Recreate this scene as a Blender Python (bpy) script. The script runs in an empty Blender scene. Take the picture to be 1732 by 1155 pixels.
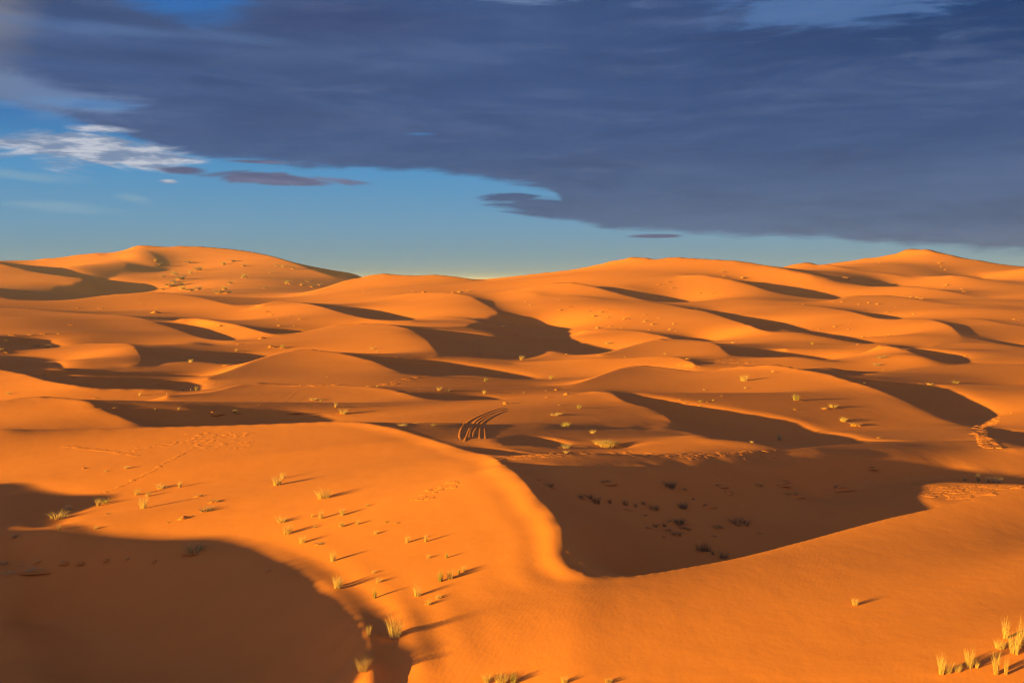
# Sand sea under a bank of cloud, low sun from the left and behind.
import bpy, math, random, time
import numpy as np
sc=bpy.context.scene
T_START=time.time()
# ------------------------------------------------------------ camera, light, sky
SUN_AZ=math.radians(61.5)      # heading of the light, from straight ahead toward the right
SUN_T=0.096                    # tangent of the sun's elevation
HORIZON=475.0; FOCAL=1700.0
cam=bpy.data.cameras.new("camera"); cam.sensor_width=36.0; cam.lens=36.0*FOCAL/1732.0
cam.clip_start=0.1; cam.clip_end=60000.0
camo=bpy.data.objects.new("camera",cam); sc.collection.objects.link(camo)
camo.location=(0,0,0); camo.rotation_euler=(math.radians(90)-math.atan((577.5-HORIZON)/FOCAL),0,0)
sc.camera=camo
sun=bpy.data.lights.new("sun",'SUN'); sun.energy=5.0; sun.angle=math.radians(0.5); sun.color=(1.0,0.605,0.05)
suno=bpy.data.objects.new("sun",sun); sc.collection.objects.link(suno)
from mathutils import Vector
suno.rotation_euler=Vector((math.sin(SUN_AZ),math.cos(SUN_AZ),-SUN_T)).to_track_quat('-Z','Y').to_euler()
suno.location=(-60,-40,40)
sc.view_settings.view_transform='Standard'; sc.view_settings.look='None'; sc.view_settings.gamma=1.0
sc.view_settings.exposure=2.0
sc.cycles.filter_width=1.1 if hasattr(sc,'cycles') else 1.5
SKY_STRENGTH=0.10
GAIN=2**sc.view_settings.exposure
world=bpy.data.worlds.new("World"); sc.world=world; world.use_nodes=True
def srgb(*c): return tuple(((v/255/12.92) if v/255<=.04045 else ((v/255+.055)/1.055)**2.4) for v in c)
def build_sky():
    nt=world.node_tree; N=nt.nodes; N.clear(); lk=nt.links.new
    out=N.new('ShaderNodeOutputWorld'); bg=N.new('ShaderNodeBackground'); lk(bg.outputs[0],out.inputs[0])
    bg.inputs[1].default_value=SKY_STRENGTH
    def val(x):
        n=N.new('ShaderNodeValue'); n.outputs[0].default_value=x; return n.outputs[0]
    def M(op,a,b=None,c=None,clamp=False):
        n=N.new('ShaderNodeMath'); n.operation=op; n.use_clamp=clamp
        for i,v in enumerate((a,b,c)):
            if v is None: continue
            if isinstance(v,(int,float)): n.inputs[i].default_value=v
            else: lk(v,n.inputs[i])
        return n.outputs[0]
    def sstep(v,a,b):
        n=N.new('ShaderNodeMapRange'); n.interpolation_type='SMOOTHSTEP'; lk(v,n.inputs[0])
        n.inputs[1].default_value=a; n.inputs[2].default_value=b; return n.outputs[0]
    def mix(f,a,b):
        n=N.new('ShaderNodeMix'); n.data_type='RGBA'
        if isinstance(f,(int,float)): n.inputs[0].default_value=f
        else: lk(f,n.inputs[0])
        for k,v in ((6,a),(7,b)):
            if isinstance(v,tuple): n.inputs[k].default_value=v+(1,)
            else: lk(v,n.inputs[k])
        return n.outputs[2]
    def col(*c):   # colour as it stands in the sky, before exposure
        return tuple(v/(GAIN*SKY_STRENGTH) for v in srgb(*c))
    sky=N.new('ShaderNodeTexSky'); sky.sky_type='NISHITA'; sky.sun_disc=False
    sky.sun_elevation=math.atan(SUN_T); sky.sun_rotation=math.pi+SUN_AZ
    sky.air_density=1.0; sky.dust_density=0.3; sky.ozone_density=2.5
    tc=N.new('ShaderNodeTexCoord'); sep=N.new('ShaderNodeSeparateXYZ'); lk(tc.outputs['Generated'],sep.inputs[0])
    x,y,z=sep.outputs
    az=M('ARCTAN2',x,y); hyp=M('SQRT',M('ADD',M('MULTIPLY',x,x),M('MULTIPLY',y,y))); te=M('DIVIDE',z,M('MAXIMUM',hyp,1e-4))
    cmb=N.new('ShaderNodeCombineXYZ'); lk(az,cmb.inputs[0]); lk(te,cmb.inputs[1])
    def noise(sx,sy,detail=5,rough=.55,off=0.,dist=0.):
        mp=N.new('ShaderNodeMapping'); mp.inputs['Scale'].default_value=(sx,sy,1); mp.inputs['Location'].default_value=(off,off*.7,off)
        lk(cmb.outputs[0],mp.inputs[0]); n=N.new('ShaderNodeTexNoise'); n.inputs['Scale'].default_value=1
        n.inputs['Detail'].default_value=detail; n.inputs['Roughness'].default_value=rough; n.inputs['Distortion'].default_value=dist
        lk(mp.outputs[0],n.inputs['Vector']); return M('SUBTRACT',n.outputs['Fac'],.5)
    def pe(px,py):
        a=math.atan((px-866)/FOCAL); return a,(HORIZON-py)/FOCAL*math.cos(a)
    # lower edge of the cloud bank as a curve of azimuth
    edge=[(-500,60),(-200,140),(-60,172),(20,183),(120,205),(200,230),(280,258),(350,270),(450,280),(600,290),(720,296),(800,303),(870,315),(925,326),(955,352),(985,380),(1040,391),(1120,396),(1200,401),(1300,404),(1400,405),(1450,412),(1540,416),(1640,426),(1732,430),(2000,438),(2600,445)]
    A0,A1,E0,E1=-.8,.9,0.,.3
    fc=N.new('ShaderNodeFloatCurve'); cv=fc.mapping.curves[0]
    pts=[((pe(a,b)[0]-A0)/(A1-A0),(pe(a,b)[1]-E0)/(E1-E0)) for a,b in edge]
    cv.points[0].location=pts[0]; cv.points[1].location=pts[-1]
    for p in pts[1:-1]: cv.points.new(*p)
    fc.mapping.update(); lk(M('DIVIDE',M('SUBTRACT',az,A0),A1-A0,clamp=True),fc.inputs['Value'])
    el=M('MULTIPLY',fc.outputs[0],E1-E0)
    nA=noise(9,70,6,.6,3.1); nB=noise(2.2,11,4,.5,7.7); nC=noise(30,160,4,.6,1.3); nW=noise(5,30,7,.62,11.,1.2)
    h=M('SUBTRACT',te,el)
    h=M('ADD',h,M('ADD',M('MULTIPLY',nA,.016),M('MULTIPLY',nC,.012)))
    bank=sstep(h,-.002,.007)
    bank=M('MULTIPLY',bank,M('SUBTRACT',1.0,sstep(M('ABSOLUTE',az),.95,1.5)))
    bank=M('MULTIPLY',bank,M('SUBTRACT',1.0,M('MULTIPLY',sstep(te,.6,1.1),.6)))
    # blob: mask of a ragged ellipse in the sky
    def blob(px,py,rx,ry,soft=.6,amp=1.2,tilt=0.,n=None):
        a0,e0=pe(px,py); da=M('SUBTRACT',az,a0); de=M('SUBTRACT',te,e0)
        if tilt: de=M('ADD',de,M('MULTIPLY',da,tilt))
        u=M('MULTIPLY',da,FOCAL/rx); v=M('MULTIPLY',de,FOCAL/ry)
        d=M('SUBTRACT',1.0,M('SQRT',M('ADD',M('MULTIPLY',u,u),M('MULTIPLY',v,v))))
        return sstep(M('ADD',d,M('MULTIPLY',nW if n is None else n,amp*1.6)),0.0,soft)
    # clear sky: the physical sky, graded bluer with height
    hs=N.new('ShaderNodeHueSaturation'); lk(sky.outputs[0],hs.inputs['Color']); hs.inputs['Saturation'].default_value=.4
    tint=N.new('ShaderNodeMix'); tint.data_type='RGBA'; tint.blend_type='MULTIPLY'; tint.inputs[0].default_value=1; lk(hs.outputs[0],tint.inputs[6]); tint.inputs[7].default_value=(.49,.415,.78,1)
    rp=N.new('ShaderNodeValToRGB'); lk(M('DIVIDE',te,.3,clamp=True),rp.inputs[0]); e=rp.color_ramp.elements
    stops=[(0,(96,132,136)),(.05,(108,146,156)),(.18,(96,150,180)),(.35,(68,144,192)),(.5,(34,114,174)),(1,(22,98,172))]
    e[0].position=0; e[0].color=col(*stops[0][1])+(1,); e[1].position=1; e[1].color=col(*stops[-1][1])+(1,)
    for p_,c_ in stops[1:-1]:
        k_=e.new(p_); k_.color=col(*c_)+(1,)
    front=M('MULTIPLY',M('SUBTRACT',1.0,sstep(M('ABSOLUTE',az),.8,1.7)),M('SUBTRACT',1.0,sstep(te,.5,1.2)))
    base=mix(M('MULTIPLY',front,.93),tint.outputs[2],rp.outputs[0])
    # cloud bank colour
    low=sstep(te,.02,.16); c=mix(low,col(84,108,142),col(60,86,132))
    nS=noise(4.2,25,8,.68,5.5,.5)
    right=sstep(az,-.05,.5); hi=sstep(te,.10,.27)
    c=mix(M('MULTIPLY',right,hi),c,col(28,62,110))
    c=mix(M('MULTIPLY',sstep(nB,-.02,.16),.25),c,col(78,86,116))
    c=mix(M('MULTIPLY',sstep(nA,.0,.2),.35),c,col(84,104,146))
    c=mix(M('MULTIPLY',sstep(nS,-.02,.2),.4),c,col(86,108,150)); c=mix(M('MULTIPLY',sstep(nS,.02,-.2),.4),c,col(46,66,106))
    c=mix(M('MULTIPLY',blob(620,45,270,55,.9,.8),.55),c,col(50,66,112))
    c=mix(M('MULTIPLY',blob(120,95,330,70,.9,1.),.35),c,col(70,100,150))
    lobe=M('MAXIMUM',blob(945,352,150,24,.3,1.4,.10),blob(868,336,82,11,.35,1.5))
    bank=M('MAXIMUM',bank,lobe)
    gap=M('MAXIMUM',M('MAXIMUM',blob(350,4,118,50,.7,1.3,-.1),blob(150,180,105,12,.8,1.0)),M('MAXIMUM',M('MULTIPLY',blob(712,230,38,4,.9,.7),.7),M('MULTIPLY',blob(845,321,90,5,.7,.8,.05),.9)))
    bank=M('MULTIPLY',bank,M('SUBTRACT',1.0,M('MULTIPLY',gap,.92)))
    c1=mix(bank,base,c)
    # paler veils within and below the bank
    veil=M('MULTIPLY',M('MAXIMUM',blob(40,160,230,38,.9,1.3,.12),M('MULTIPLY',blob(870,-6,170,26,.8,1.5,.04),1.5)),.5)
    c1=mix(veil,c1,col(126,152,190))
    c1=mix(M('MULTIPLY',blob(1380,26,230,50,.9,2.6),.6),c1,col(84,124,180))
    c1=mix(M('MULTIPLY',blob(-20,20,110,120,.9,.5),.55),c1,col(140,140,148))
    white=M('MAXIMUM',M('MAXIMUM',blob(212,268,150,32,.55,2.3),blob(185,222,62,7,.7,1.2)),M('MAXIMUM',blob(290,309,22,6,.6,1.),blob(30,244,38,7,.8,1.2)))
    wc=mix(sstep(nC,-.12,.18),col(120,140,172),col(196,200,212))
    c1=mix(M('MULTIPLY',white,.95),c1,wc)
    thin=M('MAXIMUM',M('MAXIMUM',blob(40,300,110,12,.9,1.7,.05),blob(95,350,90,12,.9,1.7,.05)),blob(235,338,45,12,.9,1.7,.1))
    c1=mix(M('MULTIPLY',thin,.4),c1,col(140,172,190))
    dark=M('MAXIMUM',M('MAXIMUM',blob(482,305,135,15,.35,1.6,.03),blob(318,290,46,9,.6,1.5)),M('MAXIMUM',blob(440,276,70,4,.7,.9),blob(1112,400,48,4,.6,1.4)))
    c1=mix(dark,c1,mix(sstep(nA,-.1,.15),col(88,98,132),col(112,118,150)))
    # fine streaks of thicker and thinner vapour within the bank
    c1=mix(M('MULTIPLY',M('MULTIPLY',bank,sstep(nW,.0,.22)),.2),c1,col(104,122,156))
    c1=mix(M('MULTIPLY',M('MULTIPLY',bank,sstep(nW,.0,-.22)),.2),c1,col(40,58,96))
    c1=mix(M('MULTIPLY',M('MULTIPLY',bank,blob(250,62,330,14,.9,1.,.0)),.5),c1,col(84,114,160))
    c1=mix(M('MULTIPLY',M('MULTIPLY',bank,blob(210,100,300,22,.9,1.,.0)),.45),c1,col(52,72,112))
    lk(c1,bg.inputs[0])
build_sky()
# ------------------------------------------------------------ the lie of the land: crests, shadow lines, spot heights
F=FOCAL; CX=866.0; HY=HORIZON; CY=577.5
PITCH=math.atan((CY-HY)/F)
# crop systems of the tracing
CROP={'P':(0,0,1),'G1':(0,680,2.4317),'G2':(560,680,2.4317),'G3':(1132,680,2.4317)}
def ray(px,py):
    """unit-forward direction of a photo pixel: (x/y, z/y) tangents"""
    a=(px-CX)/F; b=(CY-py)/F
    cp,sp=math.cos(PITCH),math.sin(PITCH)
    y=cp+b*sp; z=-sp+b*cp
    return a/y, z/y
def project(x,y,z):
    cp,sp=math.cos(PITCH),math.sin(PITCH)
    f=y*cp-z*sp; u=y*sp+z*cp
    return CX+F*x/f, CY-F*u/f
def P3(px,py,D):
    u,w=ray(px,py); return (u*D,D,w*D)
# ---- crests: name: (drop, slope_deg, windward_deg, [(px,py,D)...])
C={}
def crest(n,drop,slope,pts,ww=5.0): C[n]=(drop,slope,ww,np.array(pts,float))
crest('S',2.9,27,[(850,783,50.5),(870,797,47.9),(888,814,45.7),(905,835,43.3),(922,853,41.3),(935,868,39.7),(944,880,38.6),(950,892,37.2),(952,906,36.1),(951,920,35.2),(953,934,34.5),(958,945,33.9),(968,957,33.4),(985,965,33.0),(1002,972,32.8),(1020,974,32.7),(1050,974.5,32.8),(1080,973,33),(1160,960,33.8),(1250,943,34.8),(1350,918,36.2),(1490,880,38.6),(1590,857,40.2),(1732,820,43),(1900,780,47),(2100,740,53)])
crest('SL',0.35,10,[(-260,735,74),(-100,730,76),(0,727,76),(100,726,78),(245,723,79),(430,718,78),(560,713,77),(600,713,76),(660,722,72),(720,740,66),(775,757,60),(830,772,54),(850,783,50.5)],4)
crest('M1',0.5,12,[(1379,844,57),(1420,835,58.5),(1481,826,59.5),(1543,820,60),(1584,816.5,60.5),(1646,815.7,60.5),(1732,820,60),(1850,828,60)],3)
crest('R1',0.2,6,[(880, 769.0, 54.4), (930, 767.8, 54.4), (992, 768.0, 55.0), (1060, 771.0, 55.7), (1132, 772.0, 56.9), (1214, 767.6, 58.8), (1296, 763.5, 61.0), (1354, 757.5, 63.9), (1420, 751.5, 67.3), (1502, 750.6, 69.7), (1584, 754.5, 70.9), (1660, 758.0, 70.8), (1732, 758.0, 70.7), (1900, 755.0, 75.0)],6)
crest('K2',0.2,8,[(849,751,62.5),(871,753,62.5),(930,755,62.5),(966,757,63),(1016,757.5,64),(1060,758,65)],3)
crest('E',2.4,28,[(1000, 662, 119.6), (1020, 662, 118.7), (1036, 665, 116.8), (1046, 672, 113.2), (1063, 680, 109.5), (1078, 684, 107.6), (1098, 689, 105.3), (1116, 696, 102.1), (1128, 704, 97.2), (1137, 711, 95.0), (1136, 715, 93.6), (1121, 719, 91.4), (1101, 724.5, 88.7), (1088, 729, 87.3)])
crest('F',3.0,26,[(950,658,142),(991,643,152),(1026,630,160),(1056,621,166),(1081,619,168),(1106,620,168),(1141,624,166),(1179,628,163),(1211,625,161),(1236,621,160),(1266,619,158),(1299,617,156),(1324,618,155),(1349,622,152),(1374,627.5,149),(1399,632.5,146.5),(1424,639.5,143),(1449,647,139.5),(1471,653.5,136.5),(1500,664,132),(1535,679,127),(1570,695,122),(1610,711,117),(1645,720,114)],6)
crest('J2',0.9,14,[(866,616,206),(903,612.5,206),(966,607.5,205),(1016,605,204),(1066,605,202),(1104,602.5,200),(1136,603,197),(1153,606,192),(1173,613.5,184)],4)
crest('J',3.0,28,[(1016,600,212),(1041,592.5,222),(1066,585,232),(1091,578,240),(1116,575,243),(1141,576,241),(1178,577.5,236),(1203,579.5,229),(1213,584,222),(1221,590,214),(1232,600,204),(1216,606,198),(1198,611,193),(1182,614.5,190)])
crest('A1',2.4,26,[(-150,690,89),(0,677.5,94),(25,674,95),(62,671,96),(100,672,95.5),(130,675,94),(155,682.5,91.5),(175,692.5,89),(200,702.5,86.5),(225,712.5,84.5),(250,721,82.5)])
crest('A2',1.3,18,[(280,668,120),(325,666,124),(362,661,129),(400,651,135),(433,648,137),(468,649,137),(500,651,136),(570,651,135),(633,655,131),(670,661,127),(708,671,122),(733,675,121),(770,677,120.5),(833,676,120)])
crest('A3',2.8,26,[(350,640,165),(398,622,178),(433,608,188),(485,594,198),(520,591,200),(554,594,197),(599,602,191),(643,615,184),(664,625,178),(678,629,175)])
crest('C1',2.0,22,[(-150,610,165),(0,625,156),(32,631,152),(62,639,147),(87,645,143),(125,651,139),(162,656,137),(200,657.5,137),(250,658,137),(295,659,137)])
crest('B0',3.0,28,[(20,594,230),(100,587.5,240),(150,581,247),(187,580.5,246),(217,581,236),(230,589,220),(237,600,206),(239,607.5,198),(232,616,189),(200,620,186),(162,623,183),(112,624,181),(29,628,177)])
crest('N',3.6,28,[(500,563,292),(520,560,297),(538,556,302),(570,550,308),(608,547.5,308),(645,547.5,303),(670,551,292),(695,557.5,275),(713,567.5,254),(725,577.5,238),(733,587.5,223),(742,600,208),(720,603,204),(695,606,201),(645,612.5,197)])
crest('B1',3.2,26,[(-100,515,440),(0,520,440),(50,522.5,430),(100,527,418),(162,531,400),(200,532.5,392),(237,537.5,370),(262,545,345),(287,552.5,322),(312,561,300),(337,570,280),(362,575,270),(400,577,265)])
crest('FF',1.6,18,[(300,540,350),(330,538,352),(360,543,342),(387,547,334),(412,552,320),(433,558,303),(458,565,287),(478,567,283)],3)
crest('O',2.4,26,[(710,540.5,385),(745,537,385),(783,539,372),(808,542.5,355),(805,545,345),(788,552,322),(765,552.5,314),(720,559,290)])
crest('P1',3.2,26,[(440,516,450),(458,511,470),(475.5,509,475),(503,511,462),(533,516,435),(558,522.5,405),(583,530,375),(608,536,355),(633,540.5,340),(670,542.5,335),(700,542,336)])
crest('Q',3.6,28,[(690,496,530),(725,494.5,525),(755,495,512),(778,497.5,496),(795,501,482),(820,514,436),(838,525,405),(845,531,393),(823,536,386),(795,539,382)])
crest('R',1.6,20,[(985,558,340),(1016,557,338),(1066,559,325),(1091,562,312),(1116,567.5,300),(1131,571,292)],4)
crest('U',3.4,24,[(866, 490, 520.0), (903, 496, 490.0), (941, 499, 480.0), (991, 502.5, 460.0), (1041, 507.5, 445.0), (1091, 510, 437.0), (1128, 515, 420.0), (1166, 522.5, 392.0), (1191, 526, 378.0), (1228, 537.5, 345.0), (1266, 550, 310.0), (1299, 562, 280.0), (1319, 565, 272.0)])
crest('V',3.4,26,[(1299, 514, 432.0), (1324, 514.5, 432.0), (1374, 517.5, 415.8), (1404, 521, 399.6), (1436, 526, 380.2), (1461, 532.5, 356.4), (1486, 539, 338.0), (1511, 540, 333.7), (1536, 539, 332.6), (1569, 540, 326.2), (1591, 545, 311.0), (1609, 552.5, 292.7), (1621, 565, 272.2), (1626, 575, 259.2), (1594, 580, 250.6), (1564, 588, 239.8)])
crest('V2',1.5,20,[(1486,583,216),(1510,586,212),(1532,592,205),(1560,600,197),(1600,607,190)],5)
crest('V3',1.4,18,[(1326,590,228),(1420,588,234),(1450,584,238),(1486,581,240),(1510,585,233),(1536,593,222)],5)
crest('F2',1.4,14,[(1436,634,166),(1480,630,168),(1550,622,174),(1620,617,178),(1700,616,180),(1800,618,178)],4)
crest('G5',1.0,12,[(1471,653,150),(1514,652.5,152),(1549,650.5,154),(1579,650,155),(1650,651,156),(1732,652,156),(1850,650,158)],3)
crest('W2',2.2,22,[(1540,590,240),(1580,585,246),(1620,581,250),(1660,580,250),(1700,583,246),(1760,590,238)],5)
crest('X',2.4,22,[(1409, 508, 445.2), (1436, 501, 468.3), (1474, 499.5, 472.5), (1511, 500.5, 468.3), (1549, 506, 449.4), (1574, 510, 438.9), (1624, 516, 417.9), (1674, 516, 417.9), (1732, 519.5, 407.4), (1850, 522, 399.0)])
crest('X2',1.6,20,[(1560,540,330),(1620,538,336),(1660,540,332),(1690,546,322),(1732,552,312),(1850,560,300)],4)
crest('Y',3.6,25,[(1141, 469, 612.5), (1166, 465.5, 617.1), (1191, 465.5, 612.5), (1216, 469, 598.0), (1236, 472.5, 583.5), (1266, 480, 558.9), (1299, 491, 527.6), (1336, 499, 508.6), (1374, 505, 491.8), (1409, 508, 482.9)])
crest('Z',3.6,25,[(891, 487, 522.3), (928, 480, 541.6), (966, 478, 541.6), (991, 481, 530.0), (1016, 487.5, 510.6), (1041, 494.5, 491.3), (1066, 501, 472.0), (1091, 507.5, 452.6), (1128, 512, 441.1), (1178, 512, 440.1)])
crest('AA',5,22,[(800, 474, 828.8), (866, 468, 806.4), (916, 462.5, 795.2), (966, 457, 784.0), (1003, 450, 772.8), (1041, 441, 767.2), (1071, 436, 761.6), (1091, 436, 756.0), (1111, 439, 748.2), (1128, 436, 744.8), (1153, 436, 739.2), (1203, 439, 722.4), (1241, 441, 711.2), (1266, 444, 703.4), (1299, 449.5, 688.8), (1324, 454, 676.5), (1349, 460, 663.0), (1374, 466, 649.6), (1399, 471, 636.2), (1424, 477.5, 619.4), (1449, 481, 610.4), (1474, 484.5, 600.3), (1511, 484.5, 593.6), (1536, 484, 591.4), (1574, 487.5, 576.8), (1611, 494, 554.4), (1649, 501, 532.0), (1674, 504, 524.2), (1699, 501, 528.6), (1732, 497.5, 537.6), (1850, 490, 560.0)])
crest('BB',4,22,[(1324, 452, 803.0), (1349, 446, 811.8), (1369, 444.5, 811.8), (1404, 447.5, 800.8), (1424, 452.5, 783.2), (1444, 456, 770.0), (1474, 460, 756.8), (1511, 464, 741.4), (1549, 470, 720.5), (1586, 467, 723.8), (1624, 466, 723.8), (1661, 471, 706.2), (1699, 476, 690.8), (1732, 479.5, 679.8), (1850, 484, 671.0)])
crest('CC',8,22,[(1380, 452, 1004.4), (1404, 446, 999.0), (1449, 440, 988.2), (1511, 431, 966.6), (1529, 424, 959.0), (1544, 422, 955.8), (1574, 424, 948.2), (1624, 435, 928.8), (1674, 444, 912.6), (1732, 451, 896.4), (1900, 462, 864.0)])
crest('CC2',3,20,[(1660, 473, 788.4), (1699, 462, 804.6), (1732, 454, 812.2), (1850, 440, 831.6)])
crest('DD',5,18,[(503,501,700),(533,492.5,740),(558,484,790),(583,475,830),(608,470,850),(633,465.5,860),(658,464,860),(683,465.5,850),(708,466,845),(733,465,845),(770,468,825),(808,473,800),(823,475,795)])
crest('EE',3,20,[(-100,498,560),(0,502.5,540),(25,507,525),(62,509,520),(100,509,522),(137,505,540),(175,500,565),(212,497,580),(250,494,590),(275,494.5,588),(312,499,560),(350,506,525),(387,515,480),(412,519.5,462),(433,519.5,462)])
crest('GG',20,20,[(-150,444,1500),(0,441,1560),(37,441,1570),(87,437,1600),(125,432.5,1620),(155,429,1630),(187,427.5,1650),(212,422.5,1660),(230,418,1670),(262,418,1680),(325,417,1680),(362,419,1670),(400,422.5,1650),(433,427.5,1620),(470,436,1560),(508,449,1480),(533,457.5,1420),(558,466,1370),(578,474.5,1330)])
crest('GG1',14,26,[(-60,436,1360),(0,445,1310),(25,451,1290),(62,460,1255),(100,465.5,1225),(125,469,1205),(142,471,1190),(144,475,1170),(135,479,1145),(100,484,1120),(92,489,1095),(91,497,1060)])
crest('GG2',12,26,[(170,432,1600),(195,434,1560),(207,437.5,1530),(214,446,1470),(215,451,1430),(205,461,1370),(195,467.5,1330),(175,474,1290)])
crest('GG3',10,26,[(225,421,1650),(245,424.5,1600),(258,430,1560),(266,440,1520),(262,452,1470),(250,459,1430)])
crest('GG4',5,24,[(155,429,1640),(168,430,1600),(178,434,1570),(184,437,1550)])
# ---- plain surface points
PT=[]
def pts(*a):
    for p in a: PT.append(p)
pts((480,810,53),(545,835,48),(570,985,34.3),(500,900,41.5),(333,920,46),(100,960,45),(0,900,47.3),(100,860,54),
 (100,1100,39),(0,1155,37),(300,1000,43),(250,1100,37),(450,1100,33),(450,1020,36.5),(150,1000,44),(-150,1000,42),
 (720,912,37.6),(750,970,33.3),(865,1155,25.4),(1020,1155,25.2),(1350,1155,24.7),(1690,1110,24.4),(1732,1155,22.9),(1900,1150,22.6),(1900,1000,28.8),(1900,900,35.5),(1800,1060,26),(1700,1020,28),
 (640,790,56),(760,815,48.5),(800,850,43),(860,880,38.5),(850,830,44.5),(882,960,32.6),(915,900,36.6),(300,780,62),(150,780,66),(900,1050,28.7),(1100,1060,29.6),(1400,1030,29.3),(1600,980,30.6),
 # valley behind the S crest
 (910,812,49.5),(996,838,51),(1054,877,47.5),(1160,918,43.8),(1250,880,50),(1150,860,50),(1130,815,53),(1350,825,57.5),(1300,905,46.5),
 # behind R1
 (1130,745,70),(1250,755,65),(900,745,66),(840,735,70),(800,755,61.5),(830,763,58.5),(780,745,66),(740,733,72),(850,768,57.5),(680,712,82),(620,706,88),(810,700,89),(900,700,92),(960,730,75),(1050,745,71),(1180,748,71),
 (750,690,96),(1000,690,101),(700,710,83),(860,690,97),
 (1700,735,93),(1660,745,88),(1720,700,118),(1650,690,124),(1500,740,93),(1350,700,115),(1200,670,138),
 # middle ground
 (700,650,150),(800,650,155),(700,640,165),(850,655,150),(950,640,168),(760,618,188),(850,625,170),
 (300,625,165),(380,650,148),(250,625,166),(160,635,156),(300,650,145),(430,690,110),(520,690,107),(300,688,107),(200,680,108),
 (60,575,245),(150,560,270),(80,560,275),(20,610,180),(60,610,185),(420,590,225),(480,580,245),(350,585,235),
 (560,580,250),(700,530,345),(560,560,285),(600,500,540),(650,505,520),(600,515,440),(470,540,360),(500,535,365),
 (780,580,250),(850,590,232),(900,570,262),(880,545,300),(1000,535,375),(930,520,405),(900,505,440),(1050,545,355),(1150,550,330),
 (960,590,225),(930,600,205),(1300,580,240),(1380,580,240),(1500,560,262),(1400,545,300),(1550,560,265),
 (1290,600,205),(1400,610,192),(1320,605,200),(1550,640,165),(1650,635,170),(1300,608,186),(1680,570,265),(1650,600,205),(1720,610,195),
 (1640,530,350),(1700,505,440),(1500,520,375),(1400,515,390),(1250,500,450),(1150,490,480),(1000,465,640),(1080,475,580),(1300,470,540),(1450,490,500),(1600,485,580),(1500,475,600),
 (950,470,640),(760,480,680),(650,485,660),(550,495,620),(1500,445,800),(1600,455,780),(1250,455,600),
 (30,470,1240),(100,475,1150),(60,490,1000),(150,492,960),(250,480,1180),(330,475,1250),(400,480,1150),(300,450,1450),(400,445,1450),(480,470,1200),(350,490,1000),(200,495,900),(450,495,900),(240,445,1500),(130,445,1500),(230,467,1300))
# off-picture lie of the land (x,y,z)
XYZ=[(0,0,-1.7),(0,-8,-1.5),(0,6,-3.2),(0,12,-8.0),(0,16,-9.9),(8,14,-7.6),(16,12,-6.5),(10,5,-2.6),(-8,12,-7.8),(-6,4,-3.4),(20,0,-3),(30,10,-6),
 (-14,14,-10.5),(-20,24,-12.6),(-30,40,-13),(-34,60,-12.5),(20,-30,-5),(-10,-30,-6),(0,-60,-9)]
for _px in (560,600,650,700,760,820):
    _u=(_px-866)/1700.
    XYZ+=[(_u*d,d,-12.) for d in (1150,1400,1700)]
SH=[]  # shadow edges: (caster, weight, [(px,py,Dguess)])
def sh(c,p,w=1.0): SH.append((c,p,w))
sh('S',[(930,787.7,53),(992,789,54),(1060,789.5,55),(1132,790,57),(1214,789.4,60),(1296,789.4,62),(1354,787.7,65),(1420,783.6,69),(1502,784.9,72),(1543,787,73),(1584,790,73),(1646,797,72),(1700,807.5,70),(1732,812,69)])
sh('S',[(1547,824,56),(1549,836,54),(1555,848.6,52),(1564,863,49)])
sh('E',[(1066, 664.5, 122.8), (1098.5, 672.5, 120.9), (1128, 677.5, 120.0), (1166, 685.5, 117.2), (1216, 692.5, 113.5), (1256, 699, 110.7), (1299, 706, 107.9), (1324, 710, 106.0), (1349, 717.5, 102.3), (1369, 727.5, 97.7), (1389, 734, 94.9), (1411, 737.5, 93.0), (1439, 743, 90.2), (1464, 749.5, 88.4)])
sh('E',[(1141, 726, 93.0), (1161, 729, 92.1), (1186, 736, 90.2), (1216, 742.5, 87.4), (1253, 746, 86.5), (1299, 752.5, 84.6)])
sh('F',[(1611,662.5,145),(1636,674,138),(1661,685,131),(1681,696,125),(1691,704,121)])
sh('J',[(1266,591,225),(1299,592,224),(1324,593,223),(1349,596,218),(1381,601,212),(1406,607.5,204),(1424,612,199),(1436,615,196)])
sh('A1',[(195,692,92),(250,694,93),(300,696,94),(350,697,96),(433,697,99),(483,698,101),(520,701,101),(553,707.5,98),(573,712,96)])
sh('A2',[(683,666,130),(745,667.5,132),(808,670,130),(858,674,128)])
sh('A3',[(699,607,205),(733,610,202),(802,620,190),(872,634,172),(913,641,166)])
sh('C1',[(100,634,160),(137,637.5,158),(175,641,154),(250,643,152),(312,645,150),(337,650,146)])
sh('B0',[(257,589,235),(300,591,230),(350,594.5,222),(400,597.5,216),(433,600,212),(455,602,210)])
sh('B0',[(287,612,180),(325,611,182),(362,612,182),(395,619,174)])
sh('N',[(733,558,290),(766,561,285),(808,565,275),(838,570,265),(866,573,258)])
sh('Q',[(808,504,455),(835,507.5,440),(866,529,345),(903,539,318),(941,550,295),(976,557.5,280)])
sh('O',[(966,564,262),(966,572.5,250),(978,577.5,245),(1016,587.5,230),(1043,592,224)])
sh('B1',[(287,545,350),(320,545,345),(337,550,335),(362,559,305),(387,567.5,285),(402,574,275)])
sh('P1',[(570,517.5,440),(608,521,415),(645,526,390),(683,535,355),(710,540.5,340)])
sh('U',[(1203,524,395),(1236,530,372),(1266,536,350),(1299,541,335),(1324,545,325),(1349,552.5,302),(1374,560,286),(1411,566,272),(1449,572.5,258),(1486,580,244)])
sh('V',[(1631,547.5,300),(1644,557.5,275),(1654,566,258)])
sh('X',[(1449,527.5,360),(1474,529,350),(1499,532.5,335),(1531,537.5,318)],0)
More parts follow.
